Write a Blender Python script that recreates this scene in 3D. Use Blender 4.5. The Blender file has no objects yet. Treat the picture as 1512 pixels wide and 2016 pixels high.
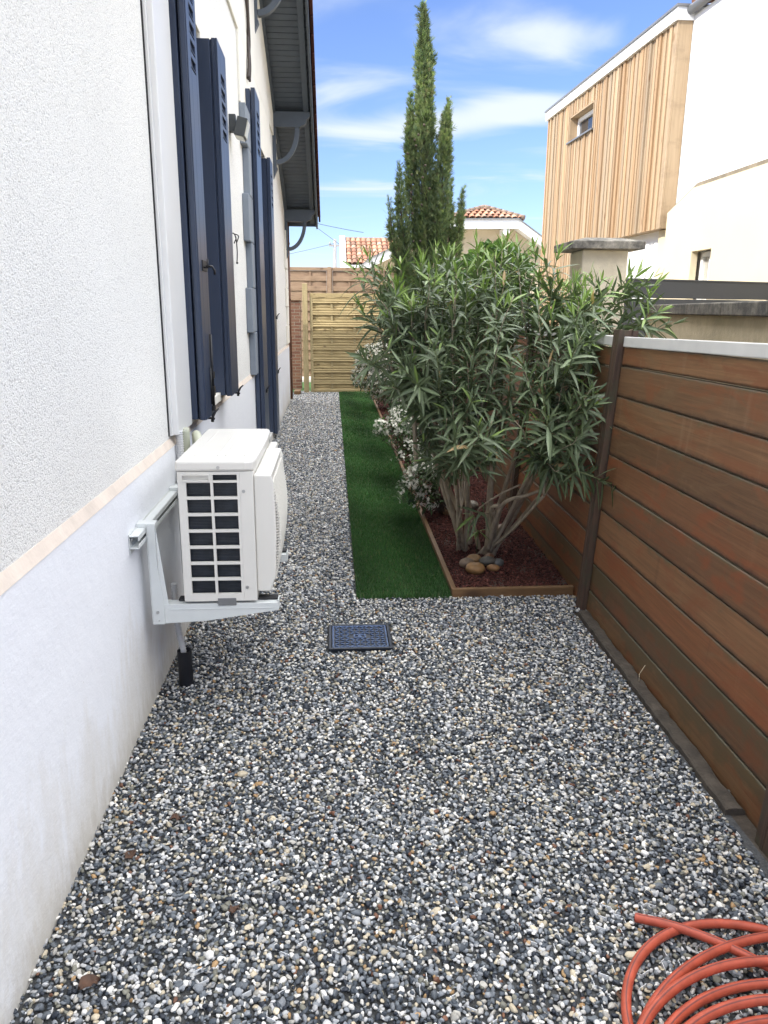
import bpy, bmesh, math, random
import numpy as np
from mathutils import Vector, Matrix
random.seed(11)
RNG = np.random.default_rng(7)
SC = bpy.context.scene
COL = SC.collection
PI = math.pi

# ------------------------------------------------------------------ camera
cam_data = bpy.data.cameras.new("camera")
cam_data.sensor_fit = 'VERTICAL'
cam_data.sensor_height = 24.0
cam_data.lens = 24.0 * 1514 / 2016
cam_data.clip_start = 0.05
cam_data.clip_end = 3000
cam = bpy.data.objects.new("camera", cam_data)
COL.objects.link(cam)
CAM_H = 1.55
_pitch = math.atan2(398, 1514)
_yaw = math.atan2(106, math.hypot(1514, 403))
_fwd = Vector((math.sin(_yaw) * math.cos(_pitch), math.cos(_yaw) * math.cos(_pitch), -math.sin(_pitch)))
_rt = Vector((math.cos(_yaw), -math.sin(_yaw), 0))
_up = _rt.cross(_fwd)
_roll = math.radians(0.4)
_rt, _up = _rt * math.cos(_roll) + _up * math.sin(_roll), _up * math.cos(_roll) - _rt * math.sin(_roll)
_m = Matrix((_rt, _up, -_fwd)).transposed().to_4x4()
_m.translation = (0, 0, CAM_H)
cam.matrix_world = _m
SC.camera = cam

# ------------------------------------------------------------------ light, sky, exposure
SUN_TO = Vector((1.0, 0.5, -0.82)).normalized()          # direction the sunlight travels
SUN_EL = math.asin(-SUN_TO.z)
SUN_AZ = math.atan2(-SUN_TO.x, -SUN_TO.y)                # compass bearing of the sun, from +Y towards +X
sun_data = bpy.data.lights.new("sun", 'SUN')
sun_data.energy = 2.6
sun_data.angle = math.radians(0.5)
sun_data.color = (1.0, 0.955, 0.89)
sun = bpy.data.objects.new("sun", sun_data)
COL.objects.link(sun)
sun.rotation_euler = SUN_TO.to_track_quat('-Z', 'Y').to_euler()
sun.location = (-20, -10, 20)

SC.view_settings.view_transform = 'Standard'
SC.view_settings.look = 'None'
SC.view_settings.gamma = 1
SC.view_settings.exposure = 1.1

world = bpy.data.worlds.new("World")
SC.world = world
world.use_nodes = True
nt = world.node_tree
nt.nodes.clear()
def wn(t, **kw):
    n = nt.nodes.new(t)
    for k, v in kw.items():
        setattr(n, k, v)
    return n
def wmath(op, a, b=None, c=None):
    n = wn('ShaderNodeMath', operation=op)
    for i, v in enumerate((a, b, c)):
        if v is None: continue
        if isinstance(v, (int, float)): n.inputs[i].default_value = v
        else: nt.links.new(v, n.inputs[i])
    return n.outputs[0]
sky = wn('ShaderNodeTexSky', sky_type='NISHITA')
sky.sun_disc = False
sky.sun_elevation = SUN_EL
sky.sun_rotation = SUN_AZ
sky.altitude = 0
sky.air_density = 1.0
sky.dust_density = 0.3
sky.ozone_density = 3.0
tc = wn('ShaderNodeTexCoord')
sep = wn('ShaderNodeSeparateXYZ')
nt.links.new(tc.outputs['Generated'], sep.inputs[0])
dx, dy, dz = sep.outputs
zc = wmath('MAXIMUM', dz, 0.03)
u = wmath('DIVIDE', dx, zc)
v = wmath('DIVIDE', dy, zc)
comb = wn('ShaderNodeCombineXYZ')
nt.links.new(u, comb.inputs[0]); nt.links.new(v, comb.inputs[1])
mp = wn('ShaderNodeMapping')
mp.inputs['Rotation'].default_value = (0, 0, math.radians(24))
mp.inputs['Scale'].default_value = (1.0, 1.25, 1.0)
nt.links.new(comb.outputs[0], mp.inputs[0])
nz = wn('ShaderNodeTexNoise')
nz.inputs['Scale'].default_value = 0.75
nz.inputs['Detail'].default_value = 9
nz.inputs['Roughness'].default_value = 0.5
nz.inputs['Distortion'].default_value = 1.1
nt.links.new(mp.outputs[0], nz.inputs['Vector'])
def blob(cu, cv, ru, rv, ang):
    """a soft elliptical thickening of the high cloud layer, in cloud-plane coordinates"""
    a = wmath('SUBTRACT', u, cu); b = wmath('SUBTRACT', v, cv)
    c_, s_ = math.cos(ang), math.sin(ang)
    p = wmath('ADD', wmath('MULTIPLY', a, c_ / ru), wmath('MULTIPLY', b, s_ / ru))
    q = wmath('ADD', wmath('MULTIPLY', a, -s_ / rv), wmath('MULTIPLY', b, c_ / rv))
    r = wmath('ADD', wmath('MULTIPLY', p, p), wmath('MULTIPLY', q, q))
    return wmath('POWER', 2.718, wmath('MULTIPLY', r, -1.0))
bl = blob(0.42, 4.75, 0.62, 0.42, math.radians(-38))
bl = wmath('ADD', bl, wmath('MULTIPLY', blob(0.95, 4.35, 0.45, 0.30, math.radians(-40)), 0.8))
bl = wmath('ADD', bl, wmath('MULTIPLY', blob(0.22, 6.9, 0.5, 0.35, 0.0), 0.7))
bl = wmath('ADD', bl, wmath('MULTIPLY', blob(0.05, 3.95, 0.35, 0.3, 0.3), 0.45))
bl = wmath('ADD', bl, wmath('MULTIPLY', blob(0.95, 3.2, 0.55, 0.18, 0.2), 0.45))
cov = wmath('ADD', nz.outputs[0], wmath('MULTIPLY', bl, 0.36))
ramp = wn('ShaderNodeMapRange')
ramp.inputs['From Min'].default_value = 0.50
ramp.inputs['From Max'].default_value = 0.94
ramp.inputs['To Max'].default_value = 0.9
ramp.interpolation_type = 'SMOOTHSTEP'
nt.links.new(cov, ramp.inputs['Value'])
upm = wn('ShaderNodeMapRange')
upm.inputs['From Min'].default_value = 0.0
upm.inputs['From Max'].default_value = 0.12
nt.links.new(dz, upm.inputs['Value'])
cf = wmath('MULTIPLY', ramp.outputs[0], upm.outputs[0])
tint = wn('ShaderNodeMix', data_type='RGBA', blend_type='MULTIPLY')
tint.inputs[0].default_value = 1.0
tint.inputs[7].default_value = (0.55, 0.57, 0.735, 1)
nt.links.new(sky.outputs[0], tint.inputs[6])
mix = wn('ShaderNodeMix', data_type='RGBA')
nt.links.new(cf, mix.inputs[0])
nt.links.new(tint.outputs[2], mix.inputs[6])
mix.inputs[7].default_value = (3.0, 3.25, 3.5, 1)
# bright broken cloud added out of view to fill the shade (above about 30 degrees)
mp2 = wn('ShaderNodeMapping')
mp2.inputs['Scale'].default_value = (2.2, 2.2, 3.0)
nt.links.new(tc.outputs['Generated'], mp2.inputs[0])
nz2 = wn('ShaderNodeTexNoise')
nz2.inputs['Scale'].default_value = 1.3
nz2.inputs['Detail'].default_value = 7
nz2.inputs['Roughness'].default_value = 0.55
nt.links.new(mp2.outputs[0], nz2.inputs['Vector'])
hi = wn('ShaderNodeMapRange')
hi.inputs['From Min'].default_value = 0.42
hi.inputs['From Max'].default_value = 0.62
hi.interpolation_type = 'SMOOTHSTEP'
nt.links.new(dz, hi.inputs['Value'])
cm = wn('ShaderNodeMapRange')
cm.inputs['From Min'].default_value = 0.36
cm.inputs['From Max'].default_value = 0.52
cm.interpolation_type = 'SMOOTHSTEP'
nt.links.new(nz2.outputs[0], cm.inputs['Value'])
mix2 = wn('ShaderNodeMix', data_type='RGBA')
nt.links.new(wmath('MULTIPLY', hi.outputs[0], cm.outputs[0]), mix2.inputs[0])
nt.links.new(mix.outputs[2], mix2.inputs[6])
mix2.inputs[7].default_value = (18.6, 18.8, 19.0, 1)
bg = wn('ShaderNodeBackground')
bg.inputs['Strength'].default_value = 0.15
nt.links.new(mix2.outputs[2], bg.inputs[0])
wo = wn('ShaderNodeOutputWorld')
nt.links.new(bg.outputs[0], wo.inputs[0])

# ------------------------------------------------------------------ materials
def new_mat(name):
    m = bpy.data.materials.new(name)
    m.use_nodes = True
    n = m.node_tree
    return m, n, n.nodes['Principled BSDF']

def nnode(n, t, **kw):
    x = n.nodes.new(t)
    for k, v in kw.items():
        setattr(x, k, v)
    return x

def coords(n, stretch=(1, 1, 1), rand=False):
    tc = nnode(n, 'ShaderNodeTexCoord')
    mp = nnode(n, 'ShaderNodeMapping')
    mp.inputs['Scale'].default_value = stretch
    n.links.new(tc.outputs['Object'], mp.inputs[0])
    if rand:
        oi = nnode(n, 'ShaderNodeObjectInfo')
        ml = nnode(n, 'ShaderNodeMath', operation='MULTIPLY'); ml.inputs[1].default_value = 37.0
        n.links.new(oi.outputs['Random'], ml.inputs[0])
        cb = nnode(n, 'ShaderNodeCombineXYZ')
        for i in range(3): n.links.new(ml.outputs[0], cb.inputs[i])
        n.links.new(cb.outputs[0], mp.inputs['Location'])
    return mp.outputs[0]

def noise(n, vec, scale, detail=4, rough=0.55, dist=0.0):
    x = nnode(n, 'ShaderNodeTexNoise')
    x.inputs['Scale'].default_value = scale
    x.inputs['Detail'].default_value = detail
    x.inputs['Roughness'].default_value = rough
    x.inputs['Distortion'].default_value = dist
    n.links.new(vec, x.inputs['Vector'])
    return x.outputs[0]

def ramp_(n, fac, stops):
    r = nnode(n, 'ShaderNodeValToRGB')
    el = r.color_ramp.elements
    while len(el) < len(stops): el.new(0.5)
    for e, (p, c) in zip(el, stops):
        e.position = p
        e.color = (c[0], c[1], c[2], 1) if hasattr(c, '__len__') else (c, c, c, 1)
    n.links.new(fac, r.inputs[0])
    return r.outputs[0]

def mixc(n, fac, a, b, mode='MIX'):
    x = nnode(n, 'ShaderNodeMix', data_type='RGBA', blend_type=mode)
    for s, v in ((0, fac), (6, a), (7, b)):
        if isinstance(v, (int, float)): x.inputs[s].default_value = v
        elif isinstance(v, tuple): x.inputs[s].default_value = (*v[:3], 1)
        else: n.links.new(v, x.inputs[s])
    return x.outputs[2]

def fmath(n, op, a, b=None, c=None):
    x = nnode(n, 'ShaderNodeMath', operation=op)
    for i, v in enumerate((a, b, c)):
        if v is None: continue
        if isinstance(v, (int, float)): x.inputs[i].default_value = v
        else: n.links.new(v, x.inputs[i])
    return x.outputs[0]

def bump(n, bs, height, strength, distance):
    b = nnode(n, 'ShaderNodeBump')
    b.inputs['Strength'].default_value = strength
    b.inputs['Distance'].default_value = distance
    n.links.new(height, b.inputs['Height'])
    n.links.new(b.outputs[0], bs.inputs['Normal'])

def simple(name, col, rough=0.6, var=0.12, scale=6.0, bscale=0, bdist=0.002, bstr=0.5, metal=0.0, stretch=(1, 1, 1), spec=0.5, rand=False):
    m, n, b = new_mat(name)
    vec = coords(n, stretch, rand)
    f = noise(n, vec, scale, 5)
    lo = tuple(c * (1 - var) for c in col); hi = tuple(min(1, c * (1 + var)) for c in col)
    c = ramp_(n, f, [(0.3, lo), (0.7, hi)])
    n.links.new(c, b.inputs['Base Color'])
    b.inputs['Roughness'].default_value = rough
    b.inputs['Metallic'].default_value = metal
    b.inputs['Specular IOR Level'].default_value = spec
    if bscale:
        bump(n, b, noise(n, vec, bscale, 3), bstr, bdist)
    return m

def attr_mat(name, rough=0.7, var=0.15, scale=300, attr='Col', spec=0.5, trans=0.0, midrib=False, bscale=0, bdist=0.001):
    """colour from a per-leaf / per-stone attribute"""
    m, n, b = new_mat(name)
    at = nnode(n, 'ShaderNodeAttribute'); at.attribute_name = attr
    c = at.outputs['Color']
    vec = coords(n)
    if var:
        f = noise(n, vec, scale, 3)
        g = ramp_(n, f, [(0.3, 1 - var), (0.7, 1.0 + 0.0 * var)])
        c = mixc(n, 1.0, c, g, 'MULTIPLY')
    n.links.new(c, b.inputs['Base Color'])
    b.inputs['Roughness'].default_value = rough
    b.inputs['Specular IOR Level'].default_value = spec
    if bscale:
        bump(n, b, noise(n, vec, bscale, 3), 0.5, bdist)
    if trans:
        out = n.nodes['Material Output']
        t = nnode(n, 'ShaderNodeBsdfTranslucent')
        n.links.new(mixc(n, 1.0, c, (1.0, 1.25, 0.55), 'MULTIPLY'), t.inputs[0])
        ms = nnode(n, 'ShaderNodeMixShader'); ms.inputs[0].default_value = trans
        n.links.new(b.outputs[0], ms.inputs[1]); n.links.new(t.outputs[0], ms.inputs[2])
        n.links.new(ms.outputs[0], out.inputs[0])
    return m

# rough-cast wall: white grains with pits between them
def mk_roughcast():
    m, n, b = new_mat('roughcast_render')
    vec = coords(n)
    vo = nnode(n, 'ShaderNodeTexVoronoi'); vo.inputs['Scale'].default_value = 170
    wob = noise(n, vec, 60, 2)
    vv = nnode(n, 'ShaderNodeVectorMath', operation='MULTIPLY_ADD')
    cb = nnode(n, 'ShaderNodeCombineXYZ')
    for i in range(3): n.links.new(wob, cb.inputs[i])
    n.links.new(cb.outputs[0], vv.inputs[0]); vv.inputs[1].default_value = (.012, .012, .012); n.links.new(vec, vv.inputs[2])
    n.links.new(vv.outputs[0], vo.inputs['Vector'])
    fine = noise(n, vec, 300, 4, 0.65)
    mid = noise(n, vec, 125, 3, 0.6)
    h = fmath(n, 'SUBTRACT', fmath(n, 'ADD', fmath(n, 'MULTIPLY', fine, 0.8), fmath(n, 'MULTIPLY', mid, 0.9)), fmath(n, 'MULTIPLY', vo.outputs['Distance'], 0.55))
    pits = ramp_(n, h, [(0.36, (0.66, 0.65, 0.62)), (0.47, (0.88, 0.87, 0.83))])
    big = noise(n, vec, 1.3, 3)
    c = mixc(n, 1.0, pits, ramp_(n, big, [(0.3, (0.95, 0.95, 0.95)), (0.7, (1, 1, 1))]), 'MULTIPLY')
    n.links.new(c, b.inputs['Base Color'])
    b.inputs['Roughness'].default_value = 0.9
    bump(n, b, h, 0.8, 0.0045)
    return m

def mk_plinth():
    """smooth painted base, grey-beige damp stains rising from the ground"""
    m, n, b = new_mat('painted_plinth')
    vec = coords(n)
    vs = coords(n, (1, 2.2, 0.8))
    sp = nnode(n, 'ShaderNodeSeparateXYZ'); n.links.new(vec, sp.inputs[0])
    z = sp.outputs[2]
    f1 = noise(n, vs, 2.2, 6, 0.62, 0.4)
    f2 = noise(n, vs, 14, 5, 0.7)
    lvl = fmath(n, 'ADD', fmath(n, 'MULTIPLY', f1, 1.05), fmath(n, 'MULTIPLY', f2, 0.42))
    s = fmath(n, 'SUBTRACT', lvl, fmath(n, 'MULTIPLY', z, 1.0))
    st = ramp_(n, s, [(0.36, 0.0), (0.52, 0.45), (0.80, 1.0)])
    s2 = ramp_(n, fmath(n, 'SUBTRACT', fmath(n, 'MULTIPLY', f2, 0.5), fmath(n, 'MULTIPLY', z, 2.2)), [(0.0, 0.0), (0.25, 1.0)])
    c = mixc(n, st, (0.825, 0.84, 0.875), (0.69, 0.67, 0.63))
    c = mixc(n, fmath(n, 'MULTIPLY', s2, 0.55), c, (0.46, 0.42, 0.35))
    pk = nnode(n, 'ShaderNodeTexVoronoi'); pk.inputs['Scale'].default_value = 15; n.links.new(vec, pk.inputs['Vector'])
    pit = ramp_(n, pk.outputs['Distance'], [(0.03, 0.0), (0.06, 1.0)])
    c = mixc(n, fmath(n, 'MULTIPLY', fmath(n, 'SUBTRACT', 1.0, pit), 0.25), c, (0.5, 0.47, 0.42))
    n.links.new(c, b.inputs['Base Color'])
    b.inputs['Roughness'].default_value = 0.75
    h = fmath(n, 'ADD', fmath(n, 'ADD', fmath(n, 'MULTIPLY', noise(n, vec, 9, 5), 1.0), fmath(n, 'MULTIPLY', noise(n, coords(n, (1, 1, 2)), 55, 3), 0.25)), fmath(n, 'MULTIPLY', pit, 0.12))
    bump(n, b, h, 0.5, 0.008)
    return m

def mk_fence_wood(name='stained_fence_board', moss=0.0, tint=(0.92, 0.85, 0.79)):
    """tropical-stained boards: hue differs per board, long grain, drip stains, green algae near the ends of boards"""
    m, n, b = new_mat(name)
    oi = nnode(n, 'ShaderNodeObjectInfo')
    g = noise(n, coords(n, (90, 2.6, 90), True), 1.0, 8, 0.72, 0.5)
    blot = noise(n, coords(n, (3, 1.7, 6), True), 1.5, 8, 0.68, 0.8)
    drip = noise(n, coords(n, (30, 14, 1.2), True), 1.0, 4, 0.6)
    base = ramp_(n, oi.outputs['Random'], [(0.0, (0.120, 0.072, 0.040)), (0.3, (0.225, 0.122, 0.062)), (0.5, (0.150, 0.098, 0.058)), (0.75, (0.265, 0.110, 0.045)), (1.0, (0.215, 0.140, 0.078))])
    c = mixc(n, 1.0, base, ramp_(n, g, [(0.25, (0.60, 0.58, 0.56)), (0.75, (1.42, 1.40, 1.36))]), 'MULTIPLY')
    c = mixc(n, ramp_(n, blot, [(0.51, 0.0), (0.60, 0.75)]), c, (0.215, 0.088, 0.040))
    c = mixc(n, ramp_(n, blot, [(0.30, 0.9), (0.44, 0.0)]), c, (0.20, 0.138, 0.078))
    c = mixc(n, ramp_(n, drip, [(0.60, 0.0), (0.78, 0.35)]), c, (0.30, 0.215, 0.145))
    c = mixc(n, ramp_(n, drip, [(0.22, 0.5), (0.34, 0.0)]), c, (0.075, 0.040, 0.026))
    # algae: along the upper edge of boards and over the lowest one (local z is the board's own height)
    tc = nnode(n, 'ShaderNodeTexCoord'); sg = nnode(n, 'ShaderNodeSeparateXYZ'); n.links.new(tc.outputs['Generated'], sg.inputs[0])
    alg = noise(n, coords(n, (8, 5, 8), True), 1.3, 6, 0.65)
    edge = fmath(n, 'ADD', fmath(n, 'MULTIPLY', sg.outputs[2], 0.34), fmath(n, 'MULTIPLY', alg, 0.8))
    c = mixc(n, ramp_(n, edge, [(0.74 - moss, 0.0), (0.84 - moss, 0.75)]), c, (0.120, 0.106, 0.060))
    # pale lichen along the upper edge, seam shade painted dark along the lower edge of each board, both broken up
    ragged = fmath(n, 'MULTIPLY', fmath(n, 'SUBTRACT', noise(n, coords(n, (9, 7, 9), True), 2.0, 6, 0.7), 0.5), 0.22)
    c = mixc(n, 1.0, c, tint, 'MULTIPLY')
    c = mixc(n, ramp_(n, fmath(n, 'ADD', sg.outputs[2], ragged), [(0.90, 0.0), (0.97, 0.6)]), c, (0.115, 0.118, 0.085))
    c = mixc(n, ramp_(n, fmath(n, 'ADD', sg.outputs[2], ragged), [(0.02, 0.75), (0.12, 0.0)]), c, (0.040, 0.024, 0.016))
    n.links.new(c, b.inputs['Base Color'])
    b.inputs['Roughness'].default_value = 0.52
    b.inputs['Specular IOR Level'].default_value = 0.35
    bump(n, b, fmath(n, 'ADD', g, fmath(n, 'MULTIPLY', alg, 0.4)), 0.5, 0.002)
    return m

def mk_mossy_wood(name, dark, light, green, amt):
    m, n, b = new_mat(name)
    g = noise(n, coords(n, (50, 50, 2.5), True), 1.0, 5, 0.6)
    c = ramp_(n, g, [(0.3, dark), (0.72, light)])
    f = noise(n, coords(n, (6, 6, 6), True), 1.6, 5, 0.65)
    c = mixc(n, ramp_(n, f, [(0.5, 0.0), (0.68, amt)]), c, green)
    n.links.new(c, b.inputs['Base Color'])
    b.inputs['Roughness'].default_value = 0.7
    bump(n, b, g, 0.5, 0.002)
    return m

def mk_pine(name, lo, hi, axis=0, knot=(0.16, 0.09, 0.035), rand=True, kscale=5.0, green=None):
    """softwood with grain along one axis and scattered dark knots"""
    m, n, b = new_mat(name)
    st = [26, 26, 26]; st[axis] = 1.6
    g = noise(n, coords(n, tuple(st), rand), 1.0, 5, 0.6, 0.4)
    c = ramp_(n, g, [(0.25, lo), (0.75, hi)])
    ks = [1.0, 1.0, 1.0]; ks[axis] = 0.55
    vo = nnode(n, 'ShaderNodeTexVoronoi'); vo.inputs['Scale'].default_value = kscale
    n.links.new(coords(n, tuple(ks), rand), vo.inputs['Vector'])
    c = mixc(n, ramp_(n, vo.outputs['Distance'], [(0.06, 0.85), (0.16, 0.0)]), c, knot)
    dirt = noise(n, coords(n, (1.2, 1.2, 2.5), rand), 1.7, 5, 0.65)
    c = mixc(n, ramp_(n, dirt, [(0.52, 0.0), (0.72, 0.55)]), c, green or tuple(x * 0.55 for x in lo))
    n.links.new(c, b.inputs['Base Color'])
    b.inputs['Roughness'].default_value = 0.65
    bump(n, b, g, 0.35, 0.002)
    return m

def mk_attr_wood(name, axis=2):
    m, n, b = new_mat(name)
    at = nnode(n, 'ShaderNodeAttribute'); at.attribute_name = 'Col'
    st = [30, 30, 30]; st[axis] = 0.9
    g = noise(n, coords(n, tuple(st)), 1.0, 5, 0.6, 0.5)
    c = mixc(n, 1.0, at.outputs['Color'], ramp_(n, g, [(0.25, (0.78, 0.74, 0.68)), (0.72, (1.12, 1.1, 1.08))]), 'MULTIPLY')
    ks = [3.2, 3.2, 3.2]; ks[axis] = 0.8
    vo = nnode(n, 'ShaderNodeTexVoronoi'); vo.inputs['Scale'].default_value = 2.4
    n.links.new(coords(n, tuple(ks)), vo.inputs['Vector'])
    c = mixc(n, ramp_(n, vo.outputs['Distance'], [(0.07, 0.7), (0.15, 0.0)]), c, (0.17, 0.085, 0.03))
    n.links.new(c, b.inputs['Base Color'])
    b.inputs['Roughness'].default_value = 0.7
    bump(n, b, g, 0.3, 0.003)
    return m

def mk_stone_cap(name, a, bcol, dark, scale=30):
    m, n, b = new_mat(name)
    vec = coords(n)
    c = ramp_(n, noise(n, vec, scale, 6, 0.7), [(0.3, a), (0.65, bcol)])
    c = mixc(n, ramp_(n, noise(n, vec, scale * 0.22, 5, 0.7), [(0.42, 0.0), (0.6, 0.85)]), c, dark)
    n.links.new(c, b.inputs['Base Color'])
    b.inputs['Roughness'].default_value = 0.9
    bump(n, b, noise(n, vec, scale * 2, 5, 0.7), 0.7, 0.006)
    return m

def mk_brick():
    m, n, b = new_mat('old_brick')
    vec = coords(n)
    sp = nnode(n, 'ShaderNodeSeparateXYZ'); n.links.new(vec, sp.inputs[0])
    cb = nnode(n, 'ShaderNodeCombineXYZ')
    n.links.new(fmath(n, 'ADD', sp.outputs[0], sp.outputs[1]), cb.inputs[0]); n.links.new(sp.outputs[2], cb.inputs[1])
    br = nnode(n, 'ShaderNodeTexBrick')
    n.links.new(cb.outputs[0], br.inputs['Vector'])
    br.inputs['Scale'].default_value = 1.0
    br.inputs['Brick Width'].default_value = 0.21
    br.inputs['Row Height'].default_value = 0.062
    br.inputs['Mortar Size'].default_value = 0.006
    br.inputs['Color1'].default_value = (0.115, 0.046, 0.030, 1)
    br.inputs['Color2'].default_value = (0.17, 0.085, 0.052, 1)
    br.inputs['Mortar'].default_value = (0.20, 0.165, 0.125, 1)
    c = mixc(n, 1.0, br.outputs['Color'], ramp_(n, noise(n, vec, 40, 4), [(0.3, 0.7), (0.7, 1.15)]), 'MULTIPLY')
    n.links.new(c, b.inputs['Base Color'])
    b.inputs['Roughness'].default_value = 0.9
    return m

def glass_mat():
    m, n, b = new_mat('window_glass')
    vec = coords(n)
    c = ramp_(n, noise(n, vec, 3, 2), [(0.3, (0.02, 0.022, 0.025)), (0.7, (0.035, 0.037, 0.04))])
    n.links.new(c, b.inputs['Base Color'])
    b.inputs['Roughness'].default_value = 0.03
    b.inputs['Specular IOR Level'].default_value = 0.8
    return m

MT = {}
MT['roughcast'] = mk_roughcast()
MT['plinth'] = mk_plinth()
MT['smooth'] = simple('smooth_cream_render', (0.83, 0.80, 0.715), 0.8, 0.03, 2.5, 60, 0.002, 0.4)
MT['ledge'] = simple('peach_ledge', (0.68, 0.59, 0.505), 0.85, 0.10, 9, 45, 0.003, 0.6)
MT['shutter'] = simple('navy_shutter_paint', (0.036, 0.051, 0.090), 0.33, 0.12, 5, 70, 0.0007, 0.3, stretch=(3, 3, 0.4), spec=0.5)
MT['greypaint'] = simple('grey_timber_paint', (0.085, 0.103, 0.128), 0.5, 0.10, 6, 60, 0.0008, 0.4)
MT['quoin'] = simple('grey_quoin_paint', (0.22, 0.25, 0.29), 0.7, 0.06, 5, 70, 0.0015, 0.4)
MT['trunk'] = simple('white_pvc', (0.76, 0.755, 0.74), 0.35, 0.02, 3)
MT['pvcgrey'] = simple('grey_corrugated_pipe', (0.62, 0.62, 0.62), 0.45, 0.05, 10)
MT['greenpipe'] = simple('pale_green_pipe', (0.48, 0.49, 0.38), 0.5, 0.06, 10)
MT['blackpipe'] = simple('black_polythene', (0.010, 0.011, 0.016), 0.45, 0.2, 10)
MT['iron'] = simple('black_iron', (0.012, 0.012, 0.013), 0.5, 0.2, 20)
MT['cable'] = simple('brown_cable', (0.05, 0.036, 0.03), 0.6, 0.2, 20)
MT['ac'] = simple('cream_enamel', (0.72, 0.70, 0.65), 0.30, 0.025, 4, 90, 0.0002, 0.3)
MT['acdark'] = simple('dark_coil_fins', (0.022, 0.028, 0.038), 0.45, 0.3, 30)
MT['bracket'] = simple('painted_steel', (0.64, 0.665, 0.655), 0.40, 0.04, 8, 60, 0.0003, 0.3)
MT['rubber'] = simple('black_rubber', (0.015, 0.015, 0.016), 0.7, 0.2, 20)
MT['steel'] = simple('galvanised_screw', (0.45, 0.45, 0.45), 0.35, 0.1, 20, metal=0.8)
MT['fence'] = mk_fence_wood()
MT['fencemoss'] = mk_fence_wood('mossy_fence_board', 0.19, (0.70, 0.60, 0.52))
MT['fencered'] = mk_fence_wood('reddish_fence_board', 0.03, (0.95, 0.72, 0.60))
MT['post'] = mk_mossy_wood('dark_fence_post', (0.036, 0.021, 0.014), (0.110, 0.064, 0.040), (0.055, 0.060, 0.032), 0.7)
MT['whitecap'] = simple('white_cap_rail', (0.62, 0.61, 0.58), 0.5, 0.06, 6)
MT['kerb'] = simple('dirty_mortar', (0.058, 0.047, 0.036), 0.95, 0.35, 18, 70, 0.005, 0.8)
MT['soil'] = simple('damp_soil', (0.055, 0.043, 0.032), 0.95, 0.35, 25, 90, 0.006, 0.8)
MT['gravelbed'] = simple('gravel_underlay', (0.060, 0.062, 0.064), 0.95, 0.4, 140, 150, 0.004, 0.8)
MT['ground'] = simple('pale_ground', (0.36, 0.33, 0.27), 0.95, 0.15, 1.5, 20, 0.01, 0.5)
MT['stone'] = attr_mat('gravel_stone', 0.55, 0.16, 260, spec=0.35)
MT['mulch'] = attr_mat('red_lava_chip', 0.9, 0.3, 300, spec=0.2)
MT['blade'] = attr_mat('grass_blade', 0.55, 0.0, spec=0.3, trans=0.25)
MT['turf'] = simple('turf_base', (0.020, 0.042, 0.014), 0.9, 0.4, 60)
MT['leaf'] = attr_mat('oleander_leaf', 0.42, 0.10, 60, spec=0.45, trans=0.14)
MT['softleaf'] = attr_mat('shrub_leaf', 0.5, 0.10, 60, spec=0.35, trans=0.22)
MT['needle'] = attr_mat('cypress_spray', 0.65, 0.0, spec=0.25, trans=0.33)
MT['petal'] = simple('white_petal', (0.76, 0.74, 0.64), 0.6, 0.05, 20)
MT['bark'] = simple('oleander_bark', (0.36, 0.29, 0.205), 0.85, 0.28, 30, 90, 0.002, 0.7, stretch=(1, 1, 0.5))
MT['greenstem'] = simple('green_stem', (0.13, 0.15, 0.06), 0.7, 0.2, 20)
MT['darkbark'] = simple('cypress_bark', (0.085, 0.062, 0.045), 0.9, 0.3, 25, 60, 0.004, 0.7, stretch=(1, 1, 0.3))
MT['edging'] = mk_pine('brown_edging_board', (0.105, 0.052, 0.019), (0.20, 0.112, 0.046), 1, (0.05, 0.024, 0.01), True, 4.0)
MT['edgingx'] = mk_pine('brown_edging_end_board', (0.105, 0.052, 0.019), (0.20, 0.112, 0.046), 0, (0.05, 0.024, 0.01), True, 4.0)
MT['gate'] = mk_pine('treated_pine', (0.27, 0.205, 0.098), (0.46, 0.36, 0.18), 0, (0.085, 0.052, 0.02), True, 7.0, (0.15, 0.115, 0.048))
MT['gatez'] = mk_pine('treated_pine_post', (0.26, 0.205, 0.105), (0.40, 0.325, 0.175), 2, (0.10, 0.065, 0.027), True, 3.0, (0.20, 0.16, 0.07))
MT['oldpanel'] = mk_pine('weathered_panel', (0.21, 0.135, 0.082), (0.33, 0.225, 0.145), 0, (0.10, 0.06, 0.035), True, 5.0)
MT['brick'] = mk_brick()
MT['cladding'] = mk_attr_wood('larch_cladding')
MT['clad_plain'] = mk_pine('larch_trim', (0.32, 0.225, 0.13), (0.43, 0.315, 0.195), 2, (0.2, 0.1, 0.035), True, 4.0)
MT['whitehouse'] = simple('white_house_render', (0.80, 0.79, 0.76), 0.85, 0.02, 1.0, 50, 0.002, 0.3)
MT['creamhouse'] = simple('cream_house_render', (0.64, 0.55, 0.375), 0.85, 0.04, 1.2, 40, 0.003, 0.4)
MT['yardwall'] = mk_stone_cap('cream_wall_render', (0.50, 0.42, 0.28), (0.60, 0.51, 0.35), (0.44, 0.37, 0.25), 14)
MT['pillar'] = mk_stone_cap('cream_pillar_render', (0.64, 0.56, 0.41), (0.72, 0.635, 0.47), (0.58, 0.50, 0.37), 9)
MT['coping'] = mk_stone_cap('lichen_coping', (0.10, 0.09, 0.075), (0.22, 0.195, 0.16), (0.050, 0.047, 0.042), 35)
MT['capstone'] = mk_stone_cap('lichen_capstone', (0.17, 0.155, 0.125), (0.33, 0.30, 0.25), (0.06, 0.056, 0.05), 32)
MT['anthracite'] = simple('anthracite_panel', (0.030, 0.037, 0.052), 0.5, 0.05, 3)
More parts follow.
